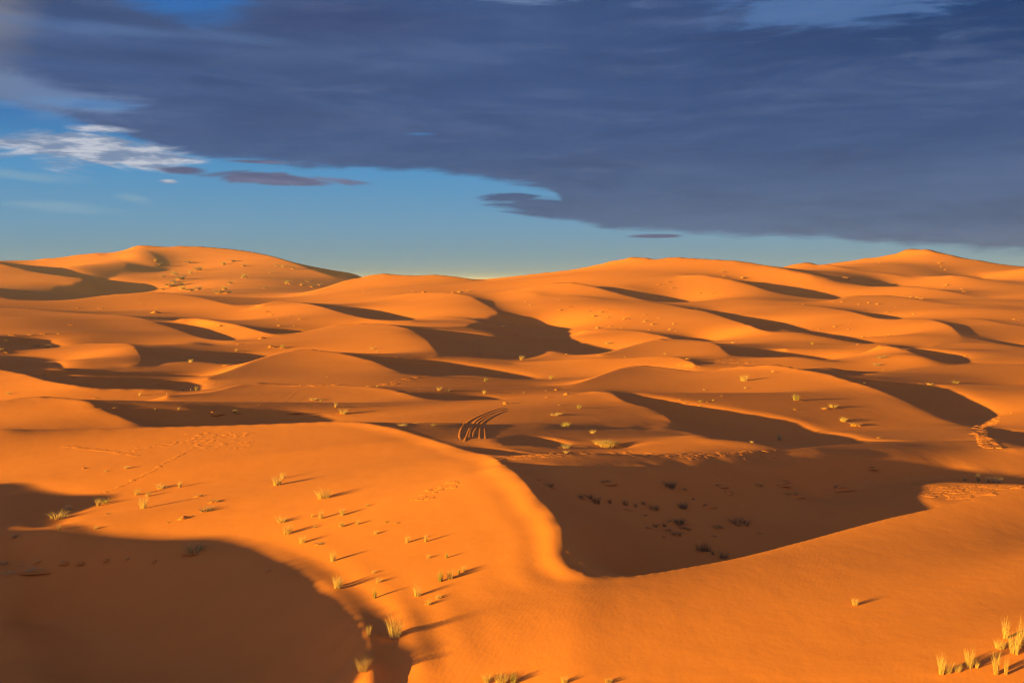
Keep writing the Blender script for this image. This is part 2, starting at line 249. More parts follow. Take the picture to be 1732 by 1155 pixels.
sh('Y',[(1266,472.5,540),(1299,479,510),(1336,484,495),(1374,491,475),(1404,497.5,460),(1426,502.5,446)])
sh('Z',[(991,479,570),(1028,485,545),(1066,491,520),(1116,500,495),(1153,506,475),(1181,511,458)])
sh('AA',[(1411,470,590),(1449,475,575),(1486,477.5,565),(1524,480.5,545)])
L=np.array([math.sin(SUN_AZ),math.cos(SUN_AZ)])
def dense(a,step_px=None,n=None):
    """resample polyline (px,py,D) smoothly (Catmull-Rom)"""
    a=np.asarray(a,float); out=[]
    for i in range(len(a)-1):
        p0=a[max(i-1,0)];p1=a[i];p2=a[i+1];p3=a[min(i+2,len(a)-1)]
        # centripetal-ish: damp tangents by segment length
        d=np.linalg.norm((p2-p1)[:2]); k=max(2,int(d/1.2))
        d0=max(np.linalg.norm((p1-p0)[:2]),1e-6); d2=max(np.linalg.norm((p3-p2)[:2]),1e-6)
        m1=(p2-p0)/(d+d0)*d if i>0 else (p2-p1)
        m2=(p3-p1)/(d+d2)*d if i<len(a)-2 else (p2-p1)
        for j in range(k):
            t=j/k; out.append((2*t**3-3*t*t+1)*p1+(t**3-2*t*t+t)*m1+(-2*t**3+3*t*t)*p2+(t**3-t*t)*m2)
    out.append(a[-1]); return np.array(out)
def to3(a):
    a=np.asarray(a,float); u=(a[:,0]-CX)/F; b=(CY-a[:,1])/F
    cp,sp=math.cos(PITCH),math.sin(PITCH); y=cp+b*sp; z=-sp+b*cp
    D=a[:,2]; return np.stack([u/y*D,D,z/y*D],1)
def shadow_depth(px,py,g,cr):
    """depth on the ray of a shadow-edge pixel where light grazing the crest lands"""
    u,w=ray(px,py); best=None
    Ds=g*np.exp(np.linspace(-.3,.3,241)); prev=None; roots=[]
    A=cr[:-1];B=cr[1:]
    Lp=np.array([L[1],-L[0]])
    for D in Ds:
        q=np.array([u*D,D]); sa=(A[:,:2]-q)@Lp; sb=(B[:,:2]-q)@Lp
        m=(sa*sb<=0)&(np.abs(sa-sb)>1e-9); val=None
        if m.any():
            t=sa[m]/(sa[m]-sb[m]); pt=A[m]+(B[m]-A[m])*t[:,None]
            dist=(q-pt[:,:2])@L; ok=dist>0
            if ok.any(): val=(pt[ok,2]-SUN_T*dist[ok]-w*D).max()
        if prev is not None and val is not None and prev[1]*val<=0:
            roots.append(D)
        prev=(D,val) if val is not None else None
    return roots
def remap(a):
    a=np.array(a,float)
    m=np.interp(a[:,1],[440,465,480,500,530,560,590,620,650,700],[1,1.03,1.09,1.15,1.16,1.12,1.08,1.03,.95,.93])
    far=np.clip((a[:,2]-640)/260,0,1); near=np.clip((a[:,2]-88)/25,0,1)
    a[:,2]*=1+(m-1)*(1-far)*near
    return a
for k in C: C[k]=C[k][:3]+(remap(C[k][3]),)
SH=[(c,remap(p),w) for c,p,w in SH]
PT=remap(PT)

def dist_out(x,y):  # broad dune waves used outside the picture
    return (2.6*np.sin(.021*x+.013*y+1.2*np.sin(.011*y-.4))*np.sin(.009*x-.024*y+.8)
            +1.1*np.sin(.06*x+.031*y+.9*np.sin(.03*x-.05*y)))
def build_constraints():
    X=[];Wt=[];crease=[]
    crests={}
    for k,(drop,slope,ww,a) in C.items():
        d=to3(dense(a)); crests[k]=d
        Dm=d[:,1]
        X.append(d); Wt.append(np.full(len(d),3.0)); crease.append(d)
        # direction of the lee side
        t=np.gradient(d[:,:2],axis=0); t/=np.linalg.norm(t,axis=1)[:,None]+1e-9
        n=np.stack([-t[:,1],t[:,0]],1); sgn=np.sign((n*L).sum(1)); 
        # keep one side along the curve where the crest turns against the light
        sgn=np.where(np.abs((n*L).sum(1))<.15,0,sgn); s0=np.sign(sgn.sum()) or 1
        n=n*s0
        # depth of drop tapers toward both ends
        cum=np.r_[0,np.cumsum(np.linalg.norm(np.diff(d[:,:2],axis=0),axis=1))]; T=cum[-1]
        tp=np.clip(np.minimum(cum,T-cum)/(0.12*T),0.25,1); te=np.clip(np.minimum(cum,T-cum)/(0.10*T),0.02,1)
        tan=math.tan(math.radians(slope)); run=drop/tan
        tw=math.tan(math.radians(ww))
        for f,w in ((.2,1),(.45,1),(.75,1),(1.0,.7)):
            o=run*f*tp; X.append(np.c_[d[:,:2]+n*o[:,None],d[:,2]-o*tan]); Wt.append(w*.35*te)
        for f in (.25,.6):
            o=np.minimum(.02*Dm+.6,run)*f; X.append(np.c_[d[:,:2]-n*o[:,None],d[:,2]-o*tw]); Wt.append(.25*te)
    for c,p,w in SH:
        if w==0: continue
        cr=crests[c] if c!='S' else np.concatenate([crests['SL'],crests['S']]); pp=[]
        for x,y,g in p:
            r=shadow_depth(x,y,g,cr)
            if r:
                r=min(r,key=lambda v:abs(math.log(v/g)))
                pp.append((x,y,r))
        if len(pp)>1:
            d=to3(dense(pp)); X.append(d); Wt.append(np.full(len(d),w))
    d=to3(PT); X.append(d); Wt.append(np.full(len(d),.6))
    return np.concatenate(X),np.concatenate(Wt),crests
def solve(th0,th1,nt,s0,s1,ns,X,W,crests,base,iters,mu=.02,lam=1.0,tol=1e-4,fixedge=True):
    dth=(th1-th0)/(nt-1); ds=(s1-s0)/(ns-1)
    th=np.arctan2(X[:,0],X[:,1]); s=np.log(np.hypot(X[:,0],X[:,1]))
    gi=(th-th0)/dth; gj=(s-s0)/ds
    m=(gi>1)&(gi<nt-2)&(gj>1)&(gj<ns-2); gi=gi[m];gj=gj[m];z=X[m,2];w=W[m]
    # equalise sampling density: weight per cell
    i=gi.astype(int);j=gj.astype(int);fi=gi-i;fj=gj-j
    cnt=np.bincount(j*nt+i,minlength=nt*ns)[j*nt+i]; w=w/cnt
    idx=np.stack([j*nt+i,j*nt+i+1,(j+1)*nt+i,(j+1)*nt+i+1]); cf=np.stack([(1-fi)*(1-fj),fi*(1-fj),(1-fi)*fj,fi*fj])
    N=nt*ns
    cw=np.ones((ns,nt))
    for d in crests.values():
        a=(np.arctan2(d[:,0],d[:,1])-th0)/dth; b=(np.log(np.hypot(d[:,0],d[:,1]))-s0)/ds
        mm=(a>1)&(a<nt-2)&(b>1)&(b<ns-2); cw[np.rint(b[mm]).astype(int),np.rint(a[mm]).astype(int)]=.03
    ah,bh=1/dth**2,1/ds**2; sc=1/(ah+bh)*1.0
    ah*=sc*8;bh*=sc*8
    def lap(u):
        r=np.zeros_like(u)
        r[:,1:-1]+=ah*(u[:,2:]-2*u[:,1:-1]+u[:,:-2]); r[1:-1]+=bh*(u[2:]-2*u[1:-1]+u[:-2]); return r
    def lapT(u):
        r=np.zeros_like(u)
        v=ah*u[:,1:-1]; r[:,2:]+=v; r[:,:-2]+=v; r[:,1:-1]-=2*v
        v=bh*u[1:-1]; r[2:]+=v; r[:-2]+=v; r[1:-1]-=2*v
        return r
    kappa=lam*2e-3
    edge=np.zeros((ns,nt)); 
    if fixedge: edge[:, :3]=edge[:,-3:]=edge[:3]=edge[-3:]=1.0
    def Aop(v):
        u=v.reshape(ns,nt)
        r=kappa*(lapT(cw*lap(u)))
        # membrane
        g=np.zeros_like(u); dx=u[:,1:]-u[:,:-1]; g[:,1:]+=ah*dx; g[:,:-1]-=ah*dx
        dy=u[1:]-u[:-1]; g[1:]+=bh*dy; g[:-1]-=bh*dy
        r+=kappa*mu*g; r+=edge*u
        r=r.ravel()
        val=(cf*v[idx]).sum(0)*w
        r+=np.bincount(idx.ravel(),(cf*val).ravel(),minlength=N)
        return r
    rhs=np.bincount(idx.ravel(),(cf*((z)*w)).ravel(),minlength=N)
    b0=base.ravel(); rhs=rhs-Aop(b0)+ (edge*base).ravel()
    dens=min(1.0,(np.bincount(idx[0],w,minlength=N).sum())/N)
    kx=np.pi*np.arange(nt)/nt; ky=np.pi*np.arange(ns)/ns
    lm=ah*(2-2*np.cos(kx))[None,:]+bh*(2-2*np.cos(ky))[:,None]
    den=kappa*(lm**2+mu*lm)+max(dens,.004)
    den2=np.concatenate([den,den[::-1]],0)
    # even-extension transform (DCT through FFT)
    def pre(v):
        u=v.reshape(ns,nt)
        U=np.concatenate([u,u[:,::-1]],1); U=np.concatenate([U,U[::-1]],0)
        Fq=np.fft.rfft2(U)
        kk=np.minimum(np.arange(2*ns),2*ns-np.arange(2*ns)); ll=np.arange(nt+1)
        lmx=ah*(2-2*np.cos(np.pi*ll/nt))[None,:]+bh*(2-2*np.cos(np.pi*kk/ns))[:,None]
        Fq/=kappa*(lmx**2+mu*lmx)+max(dens,.004)
        return np.fft.irfft2(Fq,s=U.shape)[:ns,:nt].ravel()
    x=np.zeros(N); r=rhs.copy(); zz=pre(r); p=zz.copy(); rz=r@zz; r0=np.sqrt(r@r)
    for it in range(iters):
        Ap=Aop(p); al=rz/(p@Ap); x+=al*p; r-=al*Ap
        if np.sqrt(r@r)<tol*r0: break
        zz=pre(r); rz2=r@zz; p=zz+rz2/rz*p; rz=rz2
    print('cg',nt,ns,it,float(np.sqrt(r@r)/r0))
    return (b0+x).reshape(ns,nt)
def resample(g,ax0,ax1,n0,n1):
    """bilinear resample of grid g (rows s, cols th) onto n0 x n1 covering fractional ranges"""
    a=np.linspace(ax0[0],ax0[1],n0); b=np.linspace(ax1[0],ax1[1],n1)
    i=np.clip(a.astype(int),0,g.shape[0]-2);fa=np.clip(a-i,0,1)
    j=np.clip(b.astype(int),0,g.shape[1]-2);fb=np.clip(b-j,0,1)
    t=g[i]*(1-fa)[:,None]+g[i+1]*fa[:,None]
    return t[:,j]*(1-fb)+t[:,j+1]*fb
S0,S1=math.log(2.0),math.log(2600.)
RIDGE=[]  # (px,py,D) shadow edge cast from the left, (dist upstream)
# light edges in the bottom-left corner and at left: thrown by dunes left of the picture
OFF=[([(-200,862,60),(-60,882,54.5),(30,894,51.5),(80,899,49.5),(110,905,48.7),(160,908,48.5),(250,911,47.5),(370,912,46),(430,925,44),(500,955,40),(560,1000,35.5),(600,1040,32.3),(620,1075,29.8),(628,1098,28.9),(633,1122,27.9)],34),
     ([(0,815,63),(60,826,61),(110,838,58.5),(143,851,56),(130,862,54.5),(108,874,52.5),(92,890,50)],26),
     ([(-40,600,240),(60,606,236),(110,609,232)],60)]
BOWL=[(300,960,43.5),(400,960,42),(350,1000,41),(430,1000,38.6),(500,1010,36.6),(300,1060,39),(420,1060,36),(520,1060,33.8),(300,1120,36.5),(420,1120,33.5),(520,1120,31.4),(580,1080,31.4),(585,1130,29.8),(150,1000,45),(150,1080,41),(50,960,48),(50,1060,43),(0,1140,38.5),(150,1140,37),(250,1140,36.)]
FIRM=[(500,1230,26),(560,1230,25.1),(620,1230,24.4),(700,1230,23.9),(780,1230,23.6),(865,1230,23.4),(980,1230,23.1),(1100,1230,22.9),(1250,1230,22.6),(1400,1230,22.3),(1700,1230,21.2),(620,1350,21.6),(865,1350,20.6),(1300,1350,19.8)]
def ridge(X,W,crests):
    d=to3(FIRM); X=np.concatenate([X,d]); W=np.concatenate([W,np.full(len(d),2.6)])
    d=np.array(BOWL,float); d[:,2]*=.96; d=to3(d); X=np.concatenate([X,d]); W=np.concatenate([W,np.full(len(d),2.6)])
    for p,t in OFF:
        d=dense(p); d[:,2]*=(.95 if t==34 else 1); d=to3(d); r=np.c_[d[:,:2]-L*t,d[:,2]+SUN_T*t]
        X=np.concatenate([X,d,r]); W=np.concatenate([W,np.full(len(d),3.),np.full(len(d),8.)])
        for o,dz in ((-14,-1.4),(8,-1.0),(16,-4.0)):
            if t<50: X=np.concatenate([X,np.c_[r[:,:2]+L*o,r[:,2]+dz]]); W=np.concatenate([W,np.full(len(d),.04)])
    return X,W
POLY={
'S':[(866,784),(930,787.7),(992,789),(1060,789.5),(1132,790),(1214,789.4),(1296,789.4),(1354,787.7),(1420,783.6),(1502,784.9),(1543,787),(1584,790),(1646,797),(1700,807.5),(1734,812),(1734,820),(1646,816),(1584,817),(1547,820),(1549,836),(1555,848.6),(1564,863),(1490,880),(1350,918),(1250,943),(1160,960),(1080,973),(1020,974),(985,965),(958,945),(951,920),(950,892),(935,868),(905,835),(888,814),(870,797),(856,786)],
'BL':[(-5,815),(60,826),(110,838),(148,849),(136,855),(111,861),(95,880),(88,896),(123,906),(206,912),(288,913.6),(358,911),(395,914),(452,933),(514,960),(560,990),(589,1014),(613,1033),(626,1044),(628,1062),(616,1110),(650,1104),(672,1116),(669,1157),(-5,1157)],
'A1':[(140,675),(175,687),(195,692),(250,694),(300,696),(350,697),(433,697),(483,698),(520,701),(553,707.5),(573,712),(540,713),(430,718),(245,723),(225,712),(200,702.5),(175,692.5),(155,682.5)],
'A2':[(683,666),(745,667.5),(808,670),(858,674),(833,676),(770,677),(733,675),(708,671)],
'A3':[(643,614),(683,609),(708,609),(758,612.5),(808,621),(866,631),(916,641),(866,641),(808,637),(758,635.5),(708,634),(680,629),(664,624)],
'C1':[(37,629.5),(100,634),(137,637.5),(175,641),(250,643),(312,645),(337,650),(337,663),(295,659),(250,658),(200,657.5),(162,656),(125,651),(87,645),(62,639)],
'B0':[(222,580.5),(237,584),(257,589),(300,591),(350,594.5),(400,597.5),(433,600),(455,602),(433,608),(410,615),(395,619),(375,616),(362,612),(325,611),(287,612),(265,620),(250,619),(238,614),(239,607),(237,600),(230,589)],
'LU':[(-5,566),(12,568),(37,572),(75,573),(92,575),(82,580),(110,585),(82,590),(37,592),(20,594),(45,594),(28,601),(50,607),(80,609),(100,614),(107,620),(106,624),(75,625),(28,628),(-5,624)],
'B1':[(262,544),(287,545),(320,545),(337,550),(362,559),(387,567.5),(402,574),(390,577),(362,575),(337,569),(312,560),(287,551)],
'B1b':[(330,579),(345,577),(362,580),(372,585),(350,585),(335,582)],
'FF':[(360,543),(387,547),(412,550),(433,553),(458,557.5),(495,559),(515,561),(483,566),(458,565),(433,557),(412,552),(387,548)],
'P1':[(533,516),(570,517.5),(608,521),(645,526),(683,535),(710,540.5),(670,542),(633,540),(608,535),(583,529),(558,522)],
'Q':[(776,497),(808,504),(835,507.5),(845,520),(853,526),(866,529),(903,539),(941,550),(976,557.5),(953,558),(966,564),(966,572.5),(978,577.5),(1016,587.5),(1043,592),(1012,600),(966,601),(953,596),(928,594),(911,602),(885,608),(866,609),(808,602.5),(743,600.5),(733,587),(725,577),(713,567),(704,559),(733,558),(783,562.5),(833,570),(866,570),(845,564),(808,555),(783,552.5),(795,552),(808,547),(830,552),(850,557),(860,557),(845,550),(833,546),(811,542.5),(795,539),(823,536),(845,531),(838,525),(820,514),(795,501)],
'J':[(1213,583),(1233,590),(1266,591),(1299,592),(1324,593),(1349,596),(1381,601),(1406,607.5),(1424,612),(1436,615),(1400,611),(1369,607),(1334,605),(1299,604),(1256,604),(1232,600),(1221,590)],
'J2':[(1148,605),(1178,612.5),(1191,611.5),(1230,613),(1270,617),(1230,615.5),(1190,615.5),(1178,615)],
'R':[(1131,571),(1161,569.5),(1191,571),(1216,577),(1228,581),(1203,579),(1178,577),(1141,575.5)],
'U':[(1174,522),(1203,524),(1236,530),(1266,536),(1299,541),(1324,545),(1349,552.5),(1374,560),(1411,566),(1449,572.5),(1486,580),(1454,581),(1436,578),(1386,568.5),(1349,559),(1321,556),(1320,562),(1315,563),(1299,560),(1253,545),(1216,532.5),(1179,524)],
'V3':[(1510,585),(1535,591),(1574,596),(1624,601),(1639,607),(1637,613),(1600,614),(1575,612),(1560,603),(1540,596)],
'V':[(1599,546),(1631,547.5),(1644,557.5),(1654,566),(1644,569),(1622,562),(1612,553)],
'W':[(1669,571),(1699,577.5),(1734,585),(1734,589),(1699,584),(1675,576)],
'X':[(1449,527.5),(1474,529),(1499,532.5),(1531,537.5),(1511,540),(1486,539),(1461,532)],
'Y':[(1236,471),(1266,472.5),(1299,479),(1336,484),(1374,491),(1404,497.5),(1426,502.5),(1411,507),(1374,505),(1336,498),(1299,491),(1266,481)],
'Z':[(970,478),(991,479),(1028,485),(1066,491),(1116,500),(1153,506),(1181,511),(1128,512),(1091,507),(1041,494.5),(1000,482)],
'AA':[(1374,465),(1411,470),(1449,475),(1486,477.5),(1524,480.5),(1534,483),(1500,484.5),(1474,484),(1449,481),(1411,474)],
'E':[(1036,660),(1066,664.5),(1098.5,672.5),(1128,677.5),(1166,685.5),(1216,692.5),(1256,699),(1299,706),(1324,710),(1349,717.5),(1369,727.5),(1389,734),(1411,737.5),(1439,743),(1464,749.5),(1420,751),(1379,754),(1340,758.5),(1299,752.5),(1253,746),(1216,742.5),(1186,736),(1161,729),(1141,726),(1145,716),(1137,711),(1128,704),(1116,696),(1098,689),(1078,684),(1063,680),(1048,670)],
'F':[(1471,653.5),(1514,652.5),(1549,650.5),(1579,650),(1611,662.5),(1636,674),(1661,685),(1681,696),(1691,704),(1681,706),(1669,712),(1655,724),(1640,719),(1620,713),(1599,706),(1560,692),(1530,679),(1499,664)],
'Fr':[(1674,720),(1704,727.5),(1734,736),(1734,754),(1709,750),(1686,740),(1664,732)],
'K':[(850,742),(880,738),(900,737),(930,745),(971,756),(930,754.5),(872,753),(850,750)],
'K2':[(771,756),(800,757.5),(833,760),(866,765),(890,768),(840,770),(820,767)],
'GA':[(-5,441),(25,442.5),(67,451),(95,451),(125,460),(150,467.5),(175,474),(225,479.5),(250,481),(275,489),(250,494),(212,497),(175,500),(137,505),(100,508),(62,508),(25,506),(-5,502),(-5,486),(25,491),(62,494),(91,497),(92,489),(100,484),(135,479),(144,475),(142,471),(125,469),(100,465.5),(62,460),(25,451),(-5,445)],
'GB':[(207,437.5),(225,441),(262,448),(245,432),(225,422),(245,424),(265,427.5),(280,435),(292,445),(297,454),(262,462),(245,459),(215,458),(195,467),(205,461),(215,451),(214,446)],
'BB':[(1445,455),(1461,456),(1494,459.5),(1512,464),(1474,460)],
}
def raster(H=1155,W=1732):
    m=np.zeros((H,W),bool); Y,X=np.mgrid[0:H,0:W]; 
    for p in POLY.values():
        p=np.array(p,float); x0,x1=int(max(p[:,0].min()-1,0)),int(min(p[:,0].max()+2,W)); y0,y1=int(max(p[:,1].min()-1,0)),int(min(p[:,1].max()+2,H))
        xx=X[y0:y1,x0:x1]+.5; yy=Y[y0:y1,x0:x1]+.5; ins=np.zeros(xx.shape,bool)
        for (ax,ay),(bx,by) in zip(p,np.roll(p,-1,0)):
            c=((ay>yy)!=(by>yy))
            if ay!=by: c&=(xx<(bx-ax)*(yy-ay)/(by-ay)+ax); ins^=c
        m[y0:y1,x0:x1]|=ins
    return m
def classes():
    """1 shadow, 0 lit, -1 near an edge (ignored)"""
    m=raster(); c=m.astype(np.int8)
    def er(a,ky,kx):
        b=a.copy()
        for d in range(1,ky+1): b[d:]&=a[:-d]; b[:-d]&=a[d:]
        a=b.copy()
        for d in range(1,kx+1): b[:,d:]&=a[:,:-d]; b[:,:-d]&=a[:,d:]
        return b
    i=er(m,1,3); o=er(~m,1,3)
    c[:]=-1; c[i]=1; c[o]=0
    # shaded from outside the picture: shaped by the off-picture dune alone
    for a in (c[880:,:690],c[800:,:190]): a[a==1]=-1; a[a==0]=2
    return c
def sample(g,rng,x,y):
    T0,T1,F0,S1=rng; ns,nt=g.shape
    a=(np.arctan2(x,y)-T0)/(T1-T0)*(nt-1); b=(np.log(np.hypot(x,y)+1e-6)-F0)/(S1-F0)*(ns-1)
    a=np.clip(a,0,nt-1.001);b=np.clip(b,0,ns-1.001);i=a.astype(int);j=b.astype(int);fa=a-i;fb=b-j
    return (g[j,i]*(1-fa)+g[j,i+1]*fa)*(1-fb)+(g[j+1,i]*(1-fa)+g[j+1,i+1]*fa)*fb
CLS=classes()
class Grid:
    def __init__(s,T0,T1,nt,F0,S1_,ns):
        s.T0,s.T1,s.nt,s.F0,s.F1,s.ns=T0,T1,nt,F0,S1_,ns
        s.th=np.linspace(T0,T1,nt); s.s=np.linspace(F0,S1_,ns); s.D=np.exp(s.s)
        s.X=s.D[:,None]*np.sin(s.th)[None]; s.Y=s.D[:,None]*np.cos(s.th)[None]
        s.dth=(T1-T0)/(nt-1); s.ds=(S1_-F0)/(ns-1)
    def loc(s,x,y):
        a=(np.arctan2(x,y)-s.T0)/s.dth; b=(np.log(np.hypot(x,y)+1e-6)-s.F0)/s.ds
        ok=(a>=0)&(a<=s.nt-1.001)&(b>=0)&(b<=s.ns-1.001)
        a=np.clip(a,0,s.nt-1.001);b=np.clip(b,0,s.ns-1.001)
        i=a.astype(np.int32);j=b.astype(np.int32);fa=a-i;fb=b-j
        idx=np.stack([j*s.nt+i,j*s.nt+i+1,(j+1)*s.nt+i,(j+1)*s.nt+i+1]); cf=np.stack([(1-fa)*(1-fb),fa*(1-fb),(1-fa)*fb,fa*fb])
        return idx,cf,ok
class Rows:
    def __init__(s): s.i=[];s.c=[];s.t=[];s.w=[]
    def add(s,idx,cf,t,w): s.i.append(idx);s.c.append(cf);s.t.append(t);s.w.append(w)
    def done(s):
        k=max(a.shape[0] for a in s.i)
        pad=lambda a:np.concatenate([a,np.zeros((k-a.shape[0],a.shape[1]),a.dtype)])
        s.I=np.concatenate([pad(a) for a in s.i],1); s.Cf=np.concatenate([pad(a) for a in s.c],1)
        s.T=np.concatenate(s.t); s.W=np.concatenate(s.w); return s
def qsolve(G,rows,z0,kap,cw,mu,prox,iters,tol):
    ns,nt=G.ns,G.nt;N=nt*ns
    ah,bh=1/G.dth**2,1/G.ds**2; sc=8/(ah+bh); ah*=sc;bh*=sc
    def lap(u):
        r=np.zeros_like(u); r[:,1:-1]+=ah*(u[:,2:]-2*u[:,1:-1]+u[:,:-2]); r[1:-1]+=bh*(u[2:]-2*u[1:-1]+u[:-2]); return r
    def lapT(u):
        r=np.zeros_like(u); v=ah*u[:,1:-1]; r[:,2:]+=v; r[:,:-2]+=v; r[:,1:-1]-=2*v
        v=bh*u[1:-1]; r[2:]+=v; r[:-2]+=v; r[1:-1]-=2*v; return r
    edge=np.zeros((ns,nt)); edge[:,:3]=edge[:,-3:]=1; edge[:3]=edge[-3:]=1
    I,Cf,W=rows.I,rows.Cf,rows.W; Ir=I.ravel()
    def Aop(v,px=True):
        u=v.reshape(ns,nt); r=kap*lapT(cw*lap(u))
        g=np.zeros_like(u); dx=u[:,1:]-u[:,:-1]; g[:,1:]+=ah*dx; g[:,:-1]-=ah*dx
        dy=u[1:]-u[:-1]; g[1:]+=bh*dy; g[:-1]-=bh*dy; r+=kap*mu*g
        if px: r+=(edge+prox)*u
        r=r.ravel(); val=(Cf*v[I]).sum(0)*W
        return r+np.bincount(Ir,(Cf*val).ravel(),minlength=N)
    b0=z0.ravel(); rhs=np.bincount(Ir,(Cf*(rows.T*W)).ravel(),minlength=N)-Aop(b0,False)
    dens=max(W.sum()/N*.5,.002)+prox
    kk=np.minimum(np.arange(2*ns),2*ns-np.arange(2*ns)); ll=np.arange(nt+1)
    lm=ah*(2-2*np.cos(np.pi*ll/nt))[None,:]+bh*(2-2*np.cos(np.pi*kk/ns))[:,None]
    den=kap*(lm**2+mu*lm)+dens
    def pre(v):
        u=v.reshape(ns,nt); U=np.concatenate([u,u[:,::-1]],1); U=np.concatenate([U,U[::-1]],0)
        return np.fft.irfft2(np.fft.rfft2(U)/den,s=U.shape)[:ns,:nt].ravel()
    x=np.zeros(N);r=rhs.copy();q=pre(r);p=q.copy();rz=r@q;r0=np.sqrt(r@r)
    for it in range(iters):
        Ap=Aop(p);al=rz/(p@Ap);x+=al*p;r-=al*Ap
        if np.sqrt(r@r)<tol*r0: break
        q=pre(r);r2=r@q;p=q+r2/rz*p;rz=r2
    return (b0+x).reshape(ns,nt),it
def optimise(fine=.6,outer=8,kap=.01,log=True):
    X,W,crests=build_constraints()
    ncrest=None
    ex=list(XYZ);ew=[.5]*len(ex)
    for t in np.radians(np.arange(-180,180,3.0)):
        if abs(t)<math.radians(33): continue
        for s in np.arange(math.log(30),S1,.12):
            D=math.exp(s); x,y=D*math.sin(t),D*math.cos(t)
            zb=-12-4*min(D/150,1)+min(max(D-500,0)*.012,14)
            left=(-math.radians(135)<t<-math.radians(33))
            ex.append((x,y,zb+(.45 if left else 1)*float(dist_out(x,y))-(1.5 if left and D<500 else 0))); ew.append(.15)
    for t in np.radians(np.arange(-32,33,1.0)):
        for D in (2100,2400): ex.append((D*math.sin(t),D*math.cos(t),-6)); ew.append(.2)
    X1=np.concatenate([X,np.array(ex)]);W1=np.concatenate([W,np.array(ew)])
    X1,W1=ridge(X1,W1,crests)
    m=np.hypot(X1[:,0],X1[:,1])>2.2; X1=X1[m];W1=W1[m]
    t0=time.time(); pi=math.pi
    g=solve(-pi,pi,1081,S0,S1,460,X1,W1,{},np.full((460,1081),-13.),150,tol=1e-3,fixedge=False,lam=25)
    gr=(-pi,pi,S0,S1)
    g0=g.copy()
    # wind-rounded crests on the dunes off to the left and behind
    tg=np.linspace(-180,180,g.shape[1]); wl=np.clip((-33-tg)/3,0,1)*np.clip((tg+150)/8,0,1)
    def blur(q,n=8):
        q=q.copy()
        for _ in range(n):
            q[:,1:-1]=.25*q[:,:-2]+.5*q[:,1:-1]+.25*q[:,2:]; q[1:-1]=.25*q[:-2]+.5*q[1:-1]+.25*q[2:]
        return q
    q=blur(g); q=q+blur(g-q); q=q+.8*blur(g-q)
    g=g*(1-wl)+q*wl
    # and their crest heights set exactly, so that their shadows end where they should
    tt=np.linspace(-pi,pi,g.shape[1]); rr=np.exp(np.linspace(S0,S1,g.shape[0]))
    ci=np.nonzero((tt>math.radians(-150))&(tt<math.radians(-32)))[0]; ri=np.nonzero((rr>4)&(rr<100))[0]
    GX=(rr[ri][:,None]*np.sin(tt[ci])[None]).ravel(); GY=(rr[ri][:,None]*np.cos(tt[ci])[None]).ravel()
    for p,t in OFF[:2]:
        d=dense(p); d[:,2]*=(.95 if t==34 else 1); d=to3(d)[::2]; r=np.c_[d[:,:2]-L*t,d[:,2]+SUN_T*t]
        for sg in (4.,2.,1.2,1.2):
            e=r[:,2]-sample(g,gr,r[:,0],r[:,1]); num=np.zeros(len(GX)); den=np.zeros(len(GX)); mx=np.zeros(len(GX))
            for k in range(len(r)):
                w=np.exp(-((GX-r[k,0])**2+(GY-r[k,1])**2)/(2*sg*sg)); num+=w*e[k]; den+=w; np.maximum(mx,w,out=mx)
            g[np.ix_(ri,ci)]+=(num/(den+1e-6)*mx**.35).reshape(len(ri),len(ci))
    T0,T1=math.radians(-31.5),math.radians(31.5);F0=math.log(9.0)
    f=None
    for lev,(fs,no) in enumerate(LEVELS):
        nt,ns=int(630*fs)+1,int(760*fs)+1
        G=Grid(T0,T1,nt,F0,S1,ns)
        if f is None: f=resample(g,((F0-S0)/(S1-S0)*459,459),((T0+pi)/(2*pi)*1080,(T1+pi)/(2*pi)*1080),ns,nt)
        else: f=resample(f,(0,f.shape[0]-1),(0,f.shape[1]-1),ns,nt)
        cw=np.ones((ns,nt))
        for d in crests.values():
            a=(np.arctan2(d[:,0],d[:,1])-T0)/G.dth;b=(np.log(np.hypot(d[:,0],d[:,1]))-F0)/G.ds
            mm=(a>1)&(a<nt-2)&(b>1)&(b<ns-2);cw[np.rint(b[mm]).astype(int),np.rint(a[mm]).astype(int)]=CWV
        idx,cf,ok=G.loc(X1[:,0],X1[:,1]); idx=idx[:,ok];cf=cf[:,ok];zt=X1[ok,2];wt=W1[ok].copy()
        cnt=np.bincount(idx[0],minlength=nt*ns)[idx[0]]; wt/=cnt
        Dp=np.hypot(X1[ok,0],X1[ok,1]); tolz=.004*Dp*.5+.08
        strong=wt*cnt>2.5; res=(cf*f.ravel()[idx]).sum(0)-zt
        rob=np.ones(len(wt)) if lev==0 else np.where(strong,1/(1+(res/(4*tolz))**2),1/(1+(res/tolz)**2))
        img=np.arange(nt*ns)
        PXc=None
